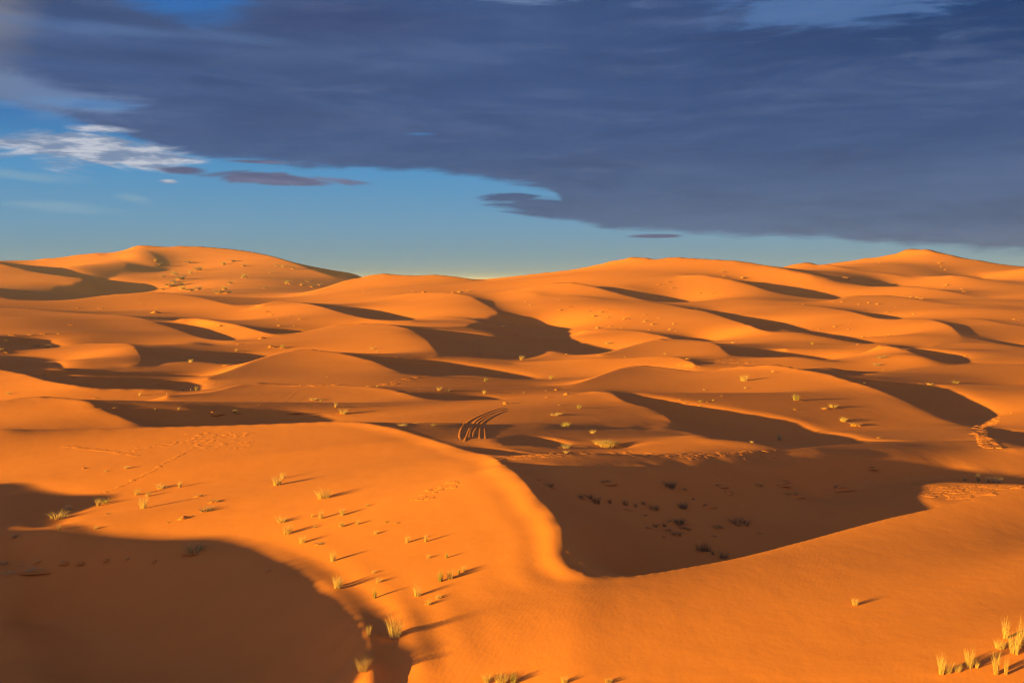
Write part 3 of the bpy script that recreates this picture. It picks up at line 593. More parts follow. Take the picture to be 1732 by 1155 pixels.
        for k in range(1 if lev else 0,no+1):
            rows=Rows(); au=1.0 if k==0 else (.3,.1,.1)[lev]; rows.add(idx,cf,zt,wt*rob*np.where(strong,1,au))
            nv=[0,0,0]
            if k>0:
                # visibility
                PX,PY=project(G.X,G.Y,f); w=f/G.Y
                run=np.maximum.accumulate(w,0); vis=w>=run-1e-4
                inp=(PX>0)&(PX<1732)&(PY>0)&(PY<1155)&vis&(G.D[:,None]<1900)&(G.D[:,None]>18)
                cl=np.full((ns,nt),-1,np.int8); cl[inp]=CLS[PY[inp].astype(int),PX[inp].astype(int)]
                beside=vis&(((PX>-150)&(PX<=0))|((PX>=1732)&(PX<1880)))&(PY>0)&(PY<1300)&(G.D[:,None]<1900)&(G.D[:,None]>18); cl[beside]=2
                # light march
                ii=np.nonzero((cl>=0).ravel())[0]; x=G.X.ravel()[ii];y=G.Y.ravel()[ii];z=f.ravel()[ii];D=np.hypot(x,y)
                best=np.full(len(ii),-1e9);bd=np.zeros(len(ii))
                d=D*G.ds*.9+.3
                for q in range(int(math.log(300)/math.log(1.09))):
                    qx,qy=x-L[0]*d,y-L[1]*d
                    ji,jc,jo=G.loc(qx,qy); zf=(jc*f.ravel()[ji]).sum(0)
                    far=~jo
                    if far.any():
                        zf[far]=sample(g,gr,qx[far],qy[far])
                    e=zf-z-SUN_T*d; u=e>best; best[u]=e[u];bd[u]=d[u]; d=d*1.09
                c=cl.ravel()[ii]
                mg=np.minimum(.0015*D+.02,.03*bd)
                for cls_,viol in ((0,(c==0)&(best>-4*mg)),(1,(c==1)&(best<4*mg))):
                    v=np.nonzero(viol)[0]; nv[cls_]=int(((c==cls_)&((best>0)==(cls_==0))).sum())
                    if cls_==1:
                        pass
                    bx,by=x[v]-L[0]*bd[v],y[v]-L[1]*bd[v]
                    ji,jc,jo=G.loc(bx,by)
                    pi_,pc,_=G.loc(x[v],y[v])
                    tgt=SUN_T*bd[v]+(np.minimum(best[v],-1.5*mg[v]) if cls_==0 else np.maximum(best[v],1.5*mg[v]))
                    # off-grid caster: its height is fixed
                    zf=np.zeros(len(v)); far=~jo
                    if far.any(): zf[far]=sample(g,gr,bx[far],by[far])
                    jc=jc*jo; tgt=tgt-np.where(far,zf,0)
                    # rows: z(q)-z(p)=tgt
                    rows.add(np.concatenate([ji,pi_]),np.concatenate([jc,-pc]),tgt,np.where(jo,.25,.02)*(np.minimum(1,(10/np.maximum(bd[v],1e-3))**.5)+.2))
                # lit ground leans gently toward the light
                v=np.nonzero((c==0)|(c==2))[0]; h=D[v]*G.ds*1.5+.3
                ia,ca,_=G.loc(x[v]+L[0]*h,y[v]+L[1]*h); ib,cb,_=G.loc(x[v]-L[0]*h,y[v]-L[1]*h)
                rows.add(np.concatenate([ia,ib]),np.concatenate([ca,-cb]),2*h*np.where(D[v]<66,.115+.075*np.clip((58-D[v])/16,0,1)*np.clip((.065*D[v]+.6-x[v])/1.2,0,1),LEAN),LW/(h*h)*np.ones(len(v)))
                # line of sight to the crests
                for name,dd in crests.items():
                    dd=dd[::2]; ins=(np.abs(np.arctan2(dd[:,0],dd[:,1]))<math.radians(27.5))
                    dd=dd[ins]
                    if len(dd)==0: continue
                    ts=np.linspace(.35,.985,90)
                    qx=dd[:,0][:,None]*ts;qy=dd[:,1][:,None]*ts
                    ji,jc,jo=G.loc(qx.ravel(),qy.ravel()); zq=(jc*f.ravel()[ji]).sum(0).reshape(qx.shape)
                    lim=(dd[:,2]/dd[:,1])[:,None]*qy
                    # only what should be open: nearer ground poking above the sight line
                    bad=(zq>lim-.0006*qy)
                    if name in HID: bad&=False
                    bi=np.nonzero(bad.ravel())[0]; nv[2]+=len(bi)
                    if len(bi): rows.add(ji[:,bi],jc[:,bi],(lim-.0012*qy).ravel()[bi],np.full(len(bi),.3)*jo[bi])
            rows.done()
            f,it=qsolve(G,rows,f,kap*(fs/.6)**3,cw,.02,.0 if k==0 else .02,70,2e-3)
            res=(cf*f.ravel()[idx]).sum(0)-zt
            rob=np.where(strong,1/(1+(res/(4*tolz))**2),1/(1+(res/tolz)**2)**1)
            if log: print('lev',lev,'k',k,'cg',it,'lit-in-shade',nv[0],'shade-lit',nv[1],'los',nv[2],'strong res>',int((np.abs(res)[strong]>2*tolz[strong]).sum()),'of',strong.sum(),'t',round(time.time()-t0),flush=True)
    return g,f,(T0,T1,F0,S1),crests
HID=set(); LEVELS=((.33,6),(.6,7),(1.0,3)); CWV=.03; LEAN=.055; LW=.03

def surface_final(): return optimise(.6,8,.15,log=False)
# ------------------------------------------------------------ materials
def new_mat(name):
    m=bpy.data.materials.new(name); m.use_nodes=True; nt=m.node_tree; b=nt.nodes['Principled BSDF']; return m,nt,b
def sand_material(name="sand",bump=True):
    m,nt,b=new_mat(name); N=nt.nodes; lk=nt.links.new
    b.inputs['Roughness'].default_value=.95; b.inputs['Specular IOR Level'].default_value=.05
    geo=N.new('ShaderNodeNewGeometry')
    def noise(s,d=4,r=.55):
        n=N.new('ShaderNodeTexNoise'); n.inputs['Scale'].default_value=s; n.inputs['Detail'].default_value=d; n.inputs['Roughness'].default_value=r
        lk(geo.outputs['Position'],n.inputs['Vector']); return n.outputs['Fac']
    def mix(f,a,c):
        n=N.new('ShaderNodeMix'); n.data_type='RGBA'
        if isinstance(f,float): n.inputs[0].default_value=f
        else: lk(f,n.inputs[0])
        for k,v in ((6,a),(7,c)):
            if isinstance(v,tuple): n.inputs[k].default_value=v+(1,)
            else: lk(v,n.inputs[k])
        return n.outputs[2]
    def rng(v,a,c,lo=0.,hi=1.):
        n=N.new('ShaderNodeMapRange'); lk(v,n.inputs[0]); n.inputs[1].default_value=a; n.inputs[2].default_value=c; n.inputs[3].default_value=lo; n.inputs[4].default_value=hi; return n.outputs[0]
    c=mix(rng(noise(.035,4),.35,.65),SAND_A,SAND_B)
    c=mix(rng(noise(.9,5,.6),.45,.75,0,.35),c,SAND_C)
    c=mix(rng(noise(9.,3,.6),.5,.8,0,.25),c,SAND_C)
    lk(c,b.inputs['Base Color'])
    if bump:
        # wind ripples close by and a gentle unevenness
        mp=N.new('ShaderNodeMapping'); mp.inputs['Rotation'].default_value=(0,0,math.radians(25)); lk(geo.outputs['Position'],mp.inputs[0])
        w=N.new('ShaderNodeTexWave'); w.inputs['Scale'].default_value=1.9; w.inputs['Distortion'].default_value=6; w.inputs['Detail'].default_value=3; w.inputs['Detail Scale'].default_value=1.2
        lk(mp.outputs[0],w.inputs['Vector'])
        def math_(op,a,b_):
            n=N.new('ShaderNodeMath'); n.operation=op
            for i,v in enumerate((a,b_)):
                if isinstance(v,float): n.inputs[i].default_value=v
                else: lk(v,n.inputs[i])
            return n.outputs[0]
        h=math_('ADD',math_('MULTIPLY',noise(.5,5,.6),.10),math_('MULTIPLY',math_('MULTIPLY',w.outputs['Fac'],rng(noise(.12,2),.45,.62)),.003))
        h=math_('ADD',h,math_('MULTIPLY',noise(12.,3,.7),.004))
        bp=N.new('ShaderNodeBump'); bp.inputs['Strength'].default_value=BUMP; bp.inputs['Distance'].default_value=1.0
        lk(h,bp.inputs['Height']); lk(bp.outputs[0],b.inputs['Normal'])
    return m
SAND_A=(.60,.208,.034); SAND_B=(.64,.228,.040); SAND_C=(.53,.18,.033); BUMP=.3
SAND=sand_material()
def simple_mat(name,c1,c2,rough=.8,scale=3.,trans=0.):
    m,nt,b=new_mat(name); N=nt.nodes; lk=nt.links.new
    b.inputs['Roughness'].default_value=rough; b.inputs['Specular IOR Level'].default_value=.1
    oi=N.new('ShaderNodeObjectInfo'); n=N.new('ShaderNodeTexNoise'); n.inputs['Scale'].default_value=scale
    g=N.new('ShaderNodeTexCoord'); lk(g.outputs['Object'],n.inputs['Vector'])
    a=N.new('ShaderNodeMath'); a.operation='ADD'; lk(oi.outputs['Random'],a.inputs[0]); lk(n.outputs['Fac'],a.inputs[1])
    a2=N.new('ShaderNodeMath'); a2.operation='MULTIPLY'; lk(a.outputs[0],a2.inputs[0]); a2.inputs[1].default_value=.62
    mx=N.new('ShaderNodeMix'); mx.data_type='RGBA'; lk(a2.outputs[0],mx.inputs[0]); mx.inputs[6].default_value=c1+(1,); mx.inputs[7].default_value=c2+(1,)
    lk(mx.outputs[2],b.inputs['Base Color'])
    if trans:
        tr=N.new('ShaderNodeBsdfTranslucent'); lk(mx.outputs[2],tr.inputs[0]); ms=N.new('ShaderNodeMixShader'); ms.inputs[0].default_value=trans
        o=[x for x in N if x.type=='OUTPUT_MATERIAL'][0]; lk(b.outputs[0],ms.inputs[1]); lk(tr.outputs[0],ms.inputs[2]); lk(ms.outputs[0],o.inputs[0])
    return m
STRAW=simple_mat("dry_grass",(.42,.28,.09),(.56,.41,.16),.7,4,.25)
STALK=simple_mat("green_straw",(.26,.22,.06),(.40,.32,.10),.7,4,.25)
SHADE_STRAW=simple_mat("shade_toned_grass",(.11,.09,.04),(.20,.155,.065),.85,5,.1)  # dry grass darkened: the hollow's shade put into its colour
TWIG=simple_mat("grey_twigs",(.16,.12,.07),(.30,.23,.13),.9,5,.0)
# ------------------------------------------------------------ the land
grid=np.concatenate
t_s=time.time()
gG,gF,gR,_c=surface_final()
print('surface built in %.0f s'%(time.time()-t_s))
def hsample(g,T0,T1,F0,F1,x,y):
    ns,nt=g.shape; a=(np.arctan2(x,y)-T0)/(T1-T0)*(nt-1); b=(np.log(np.hypot(x,y)+1e-6)-F0)/(F1-F0)*(ns-1)
    a=np.clip(a,0,nt-1.001);b=np.clip(b,0,ns-1.001);i=a.astype(int);j=b.astype(int);fa=a-i;fb=b-j
    return (g[j,i]*(1-fa)+g[j,i+1]*fa)*(1-fb)+(g[j+1,i]*(1-fa)+g[j+1,i+1]*fa)*fb
def land(x,y):
    x=np.asarray(x,float);y=np.asarray(y,float); d=np.hypot(x,y)
    inr=(np.abs(np.arctan2(x,y))<gR[1]-1e-4)&(d>9.03)
    z=np.where(inr,hsample(gF,*gR,x,y),hsample(gG,-math.pi,math.pi,S0,S1,x,y))
    return z
def fast_mesh(name,V,Fq,mat,smooth=True):
    me=bpy.data.meshes.new(name); me.vertices.add(len(V)); me.vertices.foreach_set('co',np.ascontiguousarray(V,np.float32).ravel())
    n=len(Fq); k=Fq.shape[1]; me.loops.add(n*k); me.loops.foreach_set('vertex_index',np.ascontiguousarray(Fq,np.int32).ravel())
    me.polygons.add(n); me.polygons.foreach_set('loop_start',np.arange(n,dtype=np.int32)*k)
    try: me.polygons.foreach_set('loop_total',np.full(n,k,np.int32))
    except Exception: pass
    me.update(calc_edges=True); me.polygons.foreach_set('use_smooth',np.full(n,smooth)); me.materials.append(mat); me.validate(); return me
def build_land():
    tf=math.degrees(gR[1])-.02
    th=np.radians(np.concatenate([np.arange(-180,-130,.75),np.arange(-130,-tf-.15,.25),np.linspace(-tf,tf,gF.shape[1]+1),np.arange(tf+.6,180,.75)]))
    nf=gF.shape[0]
    s=np.concatenate([np.linspace(math.log(.5),math.log(9),70)[:-1],np.linspace(gR[2]+.001,gR[3]-.001,nf),np.linspace(math.log(2650),math.log(45000),24)])
    D=np.exp(s); Tm,Dm=np.meshgrid(th,D); X=Dm*np.sin(Tm); Y=Dm*np.cos(Tm)
    Z=land(X,Y); far=np.clip((Dm-2400)/600,0,1); Z=Z*(1-far)+(-8.)*far
    nr,nc=X.shape; V=np.stack([X,Y,Z],-1).reshape(-1,3)
    i=np.arange(nr-1)[:,None]*nc; j=np.arange(nc)[None]; j2=(j+1)%nc
    Fq=np.stack([i+j,i+nc+j,i+nc+j2,i+j2],-1).reshape(-1,4)[:,::-1]
    c=len(V); V=np.vstack([V,[0,0,float(Z[0].mean())]])
    me=fast_mesh("dunes",V,Fq,SAND)
    o=bpy.data.objects.new("sand_terrain",me); sc.collection.objects.link(o); o['kind']='structure'
    cap=[]
    k=np.arange(nc); tri=np.stack([np.full(nc,0),k,(k+1)%nc],1)
    return o
TERR=build_land()
def hit(px,py,far=2400.):
    """where the line of sight through a photo pixel first meets the sand"""
    u,w=ray(px,py); D=np.exp(np.linspace(math.log(12),math.log(far),6000)); x=u*D
    z=land(x,D); m=z>=w*D
    if not m.any(): return None
    k=int(np.argmax(m)); 
    return (float(x[k]),float(D[k]),float(z[k]))
# ------------------------------------------------------------ tracks and footprints pressed into the sand
CROP.update({'T1':(0,400,4.),'T2':(433,400,4.),'T3':(866,400,4.),'T4':(1299,400,4.),'M1':(0,570,4.),'M2':(433,570,4.),'M3':(866,570,4.),'M4':(1299,570,4.)})
def px_of(c,x,y):
    a,b,k=CROP[c]; return a+x/k,b+y/k
def ribbon(paths,name,prof,lift=.03):
    """paths: lists of ground points (x,y); prof: (offset, height) across a rut"""
    V=[];Fq=[]
    for p in paths:
        p=np.array(p,float)[:,:2]
        if len(p)<2: continue
        d=np.r_[0,np.cumsum(np.linalg.norm(np.diff(p,axis=0),axis=1))]; n=max(int(d[-1]/.5),4); t=np.linspace(0,d[-1],n)
        q=np.stack([np.interp(t,d,p[:,0]),np.interp(t,d,p[:,1])],1)
        for _ in range(6): q[1:-1]=.25*q[:-2]+.5*q[1:-1]+.25*q[2:]
        tg=np.gradient(q,axis=0); tg/=np.linalg.norm(tg,axis=1)[:,None]+1e-9; nn=np.stack([-tg[:,1],tg[:,0]],1)
        b=len(V); fade=np.clip(np.minimum(np.arange(n),n-1-np.arange(n))/6.,0,1)
        for k in range(n):
            for o,h in prof:
                x,y=q[k]+nn[k]*o; V.append((x,y,float(land(x,y))+(h+lift)*fade[k]-.02))
        m=len(prof)
        for k in range(n-1):
            for j in range(m-1): Fq.append((b+k*m+j,b+k*m+j+1,b+(k+1)*m+j+1,b+(k+1)*m+j))
    me=fast_mesh(name,np.array(V),np.array(Fq),SAND); o=bpy.data.objects.new(name,me); sc.collection.objects.link(o); o['kind']='structure'
    return o
def trace(c,pts):
    out=[]
    P=[px_of(c,*p) for p in pts]
    for (a,b),(c_,d) in zip(P[:-1],P[1:]):
        n=max(2,int(math.hypot(c_-a,d-b)/3))
        for k in range(n):
            h=hit(a+(c_-a)*k/n,b+(d-b)*k/n)
            if h and (not out or math.hypot(h[0]-out[-1][0],h[1]-out[-1][1])<25): out.append(h[:2])
    return out
RUT=[(-.15,-.03),(-.08,.02),(0,.0),(.08,.02),(.15,-.03)]
ribbon([trace('M2',[(1720,466),(1620,490),(1550,515),(1480,545),(1420,580),(1388,625),(1380,670),(1395,722)]),
        trace('M2',[(1725,474),(1640,500),(1560,525),(1500,555),(1455,600),(1435,650),(1415,700),(1400,735)]),
        trace('M2',[(1640,508),(1560,540),(1495,580),(1455,625),(1443,680),(1452,715)]),
        trace('M2',[(1730,488),(1640,515),(1580,545),(1515,590),(1475,640),(1463,710)]),
        trace('M2',[(1520,605),(1515,660),(1520,715)]),trace('M2',[(1548,600),(1552,660),(1560,715)])],'tyre_track',RUT)
RUT2=[(-.2,-.02),(-.1,.01),(0,.0),(.1,.01),(.2,-.02)]
ribbon([trace('M2',[(300,345),(220,415),(120,500)]),trace('M2',[(385,372),(300,420),(220,470)]),trace('M2',[(275,350),(160,400),(20,462)]),
        trace('M1',[(868,52),(915,85),(945,125),(948,165),(925,185)]),trace('M1',[(1430,270),(1465,300),(1440,335),(1380,350)]),
        trace('M3',[(330,245),(420,262),(500,285)]),trace('M3',[(340,262),(430,280),(480,295)])],'tyre_track',RUT2,.015)
rnd=random.Random(7)
def footprints(spots,name='footprints',r0=.12,h0=.010):
    V=[];Fq=[]
    for x,y in spots:
        a=rnd.uniform(0,6.28); s=rnd.uniform(.8,1.35); b=len(V); k=10
        for (rr,hh) in ((.25,.008),(.8,h0),(1.15,.6*h0),(1.6,-.02)):
            for j in range(k):
                t=2*math.pi*j/k; u=math.cos(t)*rr*r0*1.5*s; v=math.sin(t)*rr*r0*s
                X=x+u*math.cos(a)-v*math.sin(a); Y=y+u*math.sin(a)+v*math.cos(a)
                V.append((X,Y,float(land(X,Y))+hh*s*(1+rnd.uniform(-.3,.3) if hh>0 else 1)))
        for q in range(3):
            for j in range(k): Fq.append((b+q*k+j,b+q*k+(j+1)%k,b+(q+1)*k+(j+1)%k,b+(q+1)*k+j))
        V.append((x,y,float(land(x,y))+.008)); c=len(V)-1
        for j in range(0,k,2): Fq.append((c,b+j,b+j+1,b+(j+2)%k))
    if not V: return
    me=fast_mesh(name,np.array(V),np.array(Fq)[:,::-1],SAND); o=bpy.data.objects.new(name,me); sc.collection.objects.link(o); o['kind']='stuff'; return o
def along(c,pts,n,spread):
    P=np.array([px_of(c,*p) for p in pts]); d=np.r_[0,np.cumsum(np.hypot(*np.diff(P,axis=0).T))]; out=[]
    for k in range(n):
        t=d[-1]*(k+.5)/n; h=hit(np.interp(t,d,P[:,0])+rnd.gauss(0,.4),np.interp(t,d,P[:,1])+rnd.gauss(0,.25))
        if h: out.append((h[0]+rnd.gauss(0,spread),h[1]+rnd.gauss(0,spread)))
    return out
def area(c,quad,n):
    q=[px_of(c,*p) for p in quad]; out=[]
    for _ in range(n):
        u,v=rnd.random(),rnd.random(); x=(q[0][0]*(1-u)+q[1][0]*u)*(1-v)+(q[3][0]*(1-u)+q[2][0]*u)*v; y=(q[0][1]*(1-u)+q[1][1]*u)*(1-v)+(q[3][1]*(1-u)+q[2][1]*u)*v
        h=hit(x,y)
        if h: out.append(h[:2])
    return out
footprints(area('G3',[(1020,352),(1450,338),(1440,350),(1060,392)],300)+area('G3',[(700,375),(1000,345),(1010,360),(720,400)],40)+area('G3',[(1150,385),(1330,362),(1330,376),(1160,402)],90),h0=.013)
footprints(area('G2',[(680,224),(960,207),(965,220),(690,240)],110)+along('G2',[(960,210),(1200,212),(1459,222)],50,.5)+along('G3',[(60,218),(250,211),(450,198)],50,.4))
footprints(along('M4',[(1530,545),(1538,572),(1500,592),(1450,605),(1438,640),(1432,668)],70,.35)+area('M4',[(1415,670),(1470,665),(1580,750),(1460,750)],150),r0=.15,h0=.035)
footprints(along('G1',[(885,135),(825,170),(770,200),(720,228),(670,255),(635,280),(590,300),(540,325),(490,350),(390,385)],42,.05)+along('G1',[(270,180),(380,195),(480,205),(560,222)],46,.08)+along('G1',[(560,195),(700,172),(860,150),(1010,135)],40,.4)+area('G1',[(760,130),(1050,120),(1020,190),(800,200)],50)+along('G2',[(360,400),(430,365),(510,325)],22,.3))
footprints(area('M3',[(1130,175),(1260,185),(1300,200),(1120,205)],60)+area('M3',[(1370,150),(1640,150),(1640,185),(1400,178)],60)+along('M2',[(270,330),(420,325),(560,322)],26,.3)+area('M2',[(820,325),(1100,262),(1180,262),(900,330)],60),r0=.18,h0=.03)
# ------------------------------------------------------------ plants
def grass_mesh(name,seed,n,spread,lean,wid,mat,short=.45,segs=3):
    r=random.Random(seed); V=[];Fq=[]
    for _ in range(n):
        a=r.uniform(0,6.28); rad=spread*math.sqrt(r.random()); bx,by=rad*math.cos(a),rad*math.sin(a)
        h=r.uniform(short,1.0)*(1-.25*rad/spread); da=a+r.gauss(0,.7); ln=lean*r.uniform(.3,1.3)*h+.12*rad/spread
        f=r.uniform(0,6.28); wx,wy=math.cos(f)*wid/2,math.sin(f)*wid/2; b=len(V)
        for k in range(segs+1):
            t=k/segs; o=ln*t**1.8; tw=(1-t)**.7*.9+.1
            x=bx+math.cos(da)*o;y=by+math.sin(da)*o; z=h*t*(1-.12*t*lean)-.03*(k==0)
            V+= [(x-wx*tw,y-wy*tw,z),(x+wx*tw,y+wy*tw,z)]
        for k in range(segs): Fq.append((b+2*k,b+2*k+1,b+2*k+3,b+2*k+2))
    return fast_mesh(name,np.array(V),np.array(Fq),mat,False)
def mound_mesh(name,seed,hgt):
    r=random.Random(seed); k=20; rings=7; V=[];Fq=[]; ph=[r.uniform(0,6.28) for _ in range(3)]
    for q in range(rings):
        t=q/(rings-1); 
        for j in range(k):
            a=2*math.pi*j/k; R=.5*(1+.16*math.sin(2*a+ph[0])+.1*math.sin(3*a+ph[1]))*(1.0 if math.cos(a)<0 else 1.35)
            rr=R*t; z=hgt*(math.cos(math.pi*min(t,1))*.5+.5)**1.2*(1+.15*math.sin(5*a+ph[2])*t)-.05*t
            V.append((rr*math.cos(a),rr*math.sin(a)*.8,z))
    for q in range(rings-1):
        for j in range(k): Fq.append((q*k+j,(q+1)*k+j,(q+1)*k+(j+1)%k,q*k+(j+1)%k))
    return fast_mesh(name,np.array(V),np.array(Fq),SAND)
GRASS=[grass_mesh('grass_blades',10+i,(190,160,150,220,130,240)[i],(.20,.26,.16,.32,.14,.38)[i],(.24,.36,.16,.28,.2,.4)[i],.013,STRAW if i!=2 else STALK) for i in range(6)]
LOW=[grass_mesh('grass_blades',30+i,(90,110,70,120)[i],(.30,.38,.26,.42)[i],(.5,.6,.45,.7)[i],.03,(STRAW,STRAW,STALK,TWIG)[i],.35,2) for i in range(4)]
SHADE_GRASS=[grass_mesh('grass_blades',70+i,(130,110,150)[i],(.3,.26,.38)[i],(.6,.45,.7)[i],.014,SHADE_STRAW,.3) for i in range(3)]
MOUND=[mound_mesh('sand_mound',50+i,(.16,.22,.28)[i]) for i in range(3)]
ITEMS=[]   # (px,py,height_px,width_px,kind)
def put(c,txt,k=None):
    for t in txt.split():
        v=[float(q) for q in t.split(',')]; x,y=px_of(c,v[0],v[1]); s=CROP[c][2]
        ITEMS.append((x,y,v[2]/s,v[3]/s,k or ('tuft' if v[2]/v[3]>.75 else 'clump' if v[2]/v[3]>.42 else 'hummock')))
put('G1','240,480,45,60 280,445,30,25 405,427,38,42 435,415,25,40 565,382,35,30 590,437,60,40 610,387,25,20 665,354,30,45 740,350,30,32 520,273,16,30 820,388,14,60 845,447,25,40 880,412,20,50 755,478,14,60 445,461,9,34 242,524,22,20 395,521,16,15 1140,341,45,55 1165,313,30,30 1330,395,50,75 1160,492,35,50 1185,541,50,42 1245,579,40,28 1285,472,18,12 1320,479,45,20 1412,462,30,25 1405,513,26,15 1295,517,14,10 1310,587,15,50 1370,653,50,15 1390,766,60,38 805,617,52,95 270,662,15,44 335,662,10,40 90,673,10,30 165,656,9,40 445,650,9,34 530,644,8,26 640,656,7,30 150,692,16,120 35,708,14,60 70,552,15,35 15,668,22,40 435,286,9,12 345,273,8,26 690,497,8,20 1110,692,9,30')
put('G2','45,466,36,28 45,511,25,12 110,502,25,25 150,427,15,20 185,542,20,15 315,577,36,18 390,574,40,20 400,641,20,18 475,641,30,18 10,652,46,14 25,757,50,38 175,702,16,12 195,741,25,14 180,806,52,30 355,797,56,38 450,737,56,44 490,726,46,44 525,707,32,22 548,697,32,14 400,833,30,24 440,806,20,14 262,970,104,70 155,962,55,18 130,1100,60,50 640,1152,42,55 700,1156,48,55 750,1154,50,50 960,1154,34,40 1140,1154,28,44 970,98,20,45 1150,182,45,110 1110,175,30,60 965,183,18,30 968,208,14,24 270,498,9,30 225,495,8,30')
put('G2','850,321,10,15 897,347,28,38 1130,334,24,60 1020,392,20,36 1060,394,28,34 1090,414,42,34 1147,417,32,18 1210,422,36,20 1252,430,24,12 1285,422,24,22 1330,442,32,38 1215,444,10,30 1395,352,46,44 1450,360,12,25 1445,437,36,34 1335,512,20,20 1370,512,26,15 1405,497,20,55 1430,502,32,40 1310,522,15,50 1420,547,20,50 1370,557,10,20 1290,467,12,20 1385,530,16,30 1445,520,20,30')
put('G3','10,347,30,38 60,434,38,38 155,430,20,55 205,347,15,50 243,374,13,50 370,344,16,35 455,342,13,60 475,327,12,30 700,357,22,85 505,387,27,75 825,274,15,50 290,502,44,75 200,517,22,40 370,542,14,34 185,554,9,30 40,497,32,50 30,547,26,46 80,527,22,20 130,612,52,38 160,614,46,20 180,627,30,15 225,643,46,34 100,402,14,16 1215,324,25,38 1270,327,36,28 1345,332,30,62 1310,330,26,24 765,835,36,16 452,157,28,24 340,167,9,15 715,74,15,32 760,97,20,55')
put('G3','1120,1118,96,55 1145,1112,60,30 1185,1106,42,24 1235,1090,92,52 1265,1092,36,22 1345,1118,112,56 1385,1120,84,36 1360,1012,46,36 1382,972,92,50 1420,1032,110,54 1450,1010,140,44')
put('M1','40,28,14,40 150,25,14,40 200,50,12,16 250,62,22,40 325,70,26,46 35,107,15,40 10,87,20,30 1305,142,20,38 1290,172,28,30 1465,174,18,26 1530,192,15,85 1600,97,20,26 1240,361,24,20 1330,362,36,40 1290,363,18,9 948,397,28,18 1128,389,13,15 60,386,24,34 640,413,8,60 775,482,13,40 1050,499,18,20 1210,501,30,32 1440,523,22,100 1590,516,32,46 500,280,9,40 605,324,11,20 1080,329,8,50 300,262,10,20')
put('M2','790,82,20,40 820,102,13,30 480,272,8,10 760,336,11,60 820,337,14,20 390,427,22,50 440,432,15,30 540,476,40,46 590,521,48,66 1240,362,32,50 1290,364,16,38 1545,384,32,28 1555,302,30,48 1690,452,26,66 990,601,27,56 1080,586,20,48 1200,601,24,38 240,516,12,80 20,463,7,30 180,72,27,56 110,72,15,56 1470,46,13,18 1425,71,14,18 1420,89,11,18 1515,117,13,24 1105,356,8,12')
put('M3','65,157,40,58 265,283,27,56 370,117,9,30 585,121,7,15 765,136,9,30 650,47,21,38 1035,119,15,28 1185,150,18,56 1570,297,48,46 1580,346,14,24 1495,42,13,30 1420,401,9,25 1300,360,9,20 1135,427,9,33 1175,451,9,20 1275,437,15,34 1320,440,9,25 1360,432,13,25 1270,467,9,20 370,390,19,66 300,360,13,48 230,364,11,30 80,377,9,20 240,410,11,60 455,482,30,56 320,462,11,38 290,532,30,48 330,522,17,38 360,606,38,56 290,696,9,20 545,652,32,66 640,747,64,110 710,747,42,56 365,752,30,48 365,787,15,24 1430,619,8,15 1620,711,9,20')
put('M4','75,692,42,38 185,622,13,24 190,427,48,84 440,477,32,66 380,487,22,58 510,572,32,66 600,602,32,84 180,492,13,38 650,320,18,25 1095,327,24,38 1270,312,24,56 300,50,19,30 610,52,15,48 480,137,9,30 765,142,24,48 735,192,20,38 1335,131,9,38 1650,512,11,30 750,682,13,56 780,224,6,20 30,242,22,20')
put('T1','145,463,7,12 185,486,7,10 530,486,9,30 680,488,13,44 950,456,11,34 1060,491,7,30 1050,519,18,84 480,601,11,48 80,671,13,66 200,666,11,56 290,661,13,56 395,659,11,38 1490,609,13,56 495,191,7,15 570,193,7,15 1620,731,13,56','hummock')
put('T1','1050,167,16,20 1080,192,16,20 1265,182,16,34 1340,232,32,40 1290,252,22,28 1100,277,15,30 1180,262,27,46 1220,292,32,46 1165,312,22,38 1210,332,27,46 1150,342,27,56 1235,362,32,46 1285,372,22,46 1340,362,27,38 1510,192,20,38 1570,172,13,38 1645,202,9,30 1650,282,32,42 1555,322,22,28 1520,362,27,38 1480,387,27,46 1530,387,20,56 1100,362,13,30','bush')
put('T2','185,210,17,28 250,220,17,28 140,202,11,24 100,250,11,24 215,322,24,42 60,352,11,30 350,307,15,28 380,342,15,28 430,332,13,24 310,332,13,30','bush')
put('T2','730,372,17,24 960,353,9,20 1060,372,11,24 1135,380,13,46 1380,380,27,56 1440,372,22,38 1330,382,13,38 75,513,15,56 105,532,15,46 235,540,11,30 300,562,17,46 150,562,15,30 155,607,22,38 260,607,15,20 150,642,15,30 320,637,11,30 40,692,15,74 100,747,13,56 180,757,24,46 1665,614,24,42','hummock')
put('T3','485,271,9,15 1420,242,13,38 1560,282,27,38 1435,271,9,38 990,327,9,38 1060,310,17,38 1085,350,13,38 1270,384,11,24 1360,387,11,24 320,432,9,30 95,442,15,30 125,467,9,30 325,502,17,46 390,477,9,38 520,510,13,38 600,517,22,46 650,492,7,30 555,544,15,56 655,552,17,46 755,510,9,20 900,532,15,38 770,562,27,74 900,577,27,56 995,557,11,30 950,597,17,46 775,594,9,20 665,610,13,30 580,622,20,56 740,622,9,25 930,633,7,30 645,724,17,38 1095,592,22,38 1070,632,22,38 1110,642,11,30 1495,717,11,30 1240,492,11,38 1440,526,9,20 20,662,24,42 190,722,9,28','hummock')
put('T4','235,463,15,15 630,384,9,20 710,182,11,24 755,178,11,24 1160,180,11,38 1170,207,9,20 1200,227,9,25 520,282,13,56 1205,332,13,38 1190,342,11,20 1310,357,13,28 1325,374,11,38 965,414,22,25 1010,414,15,38 1035,424,22,38 610,462,20,15 680,450,13,28 740,460,15,38 500,442,11,46 860,480,7,15 805,514,9,30 985,527,15,34 820,670,18,25 800,674,9,28 450,612,13,38 545,602,11,20 545,627,13,25 260,647,13,38 345,630,7,28 640,682,15,28 1665,562,11,38 1700,567,9,28','hummock')
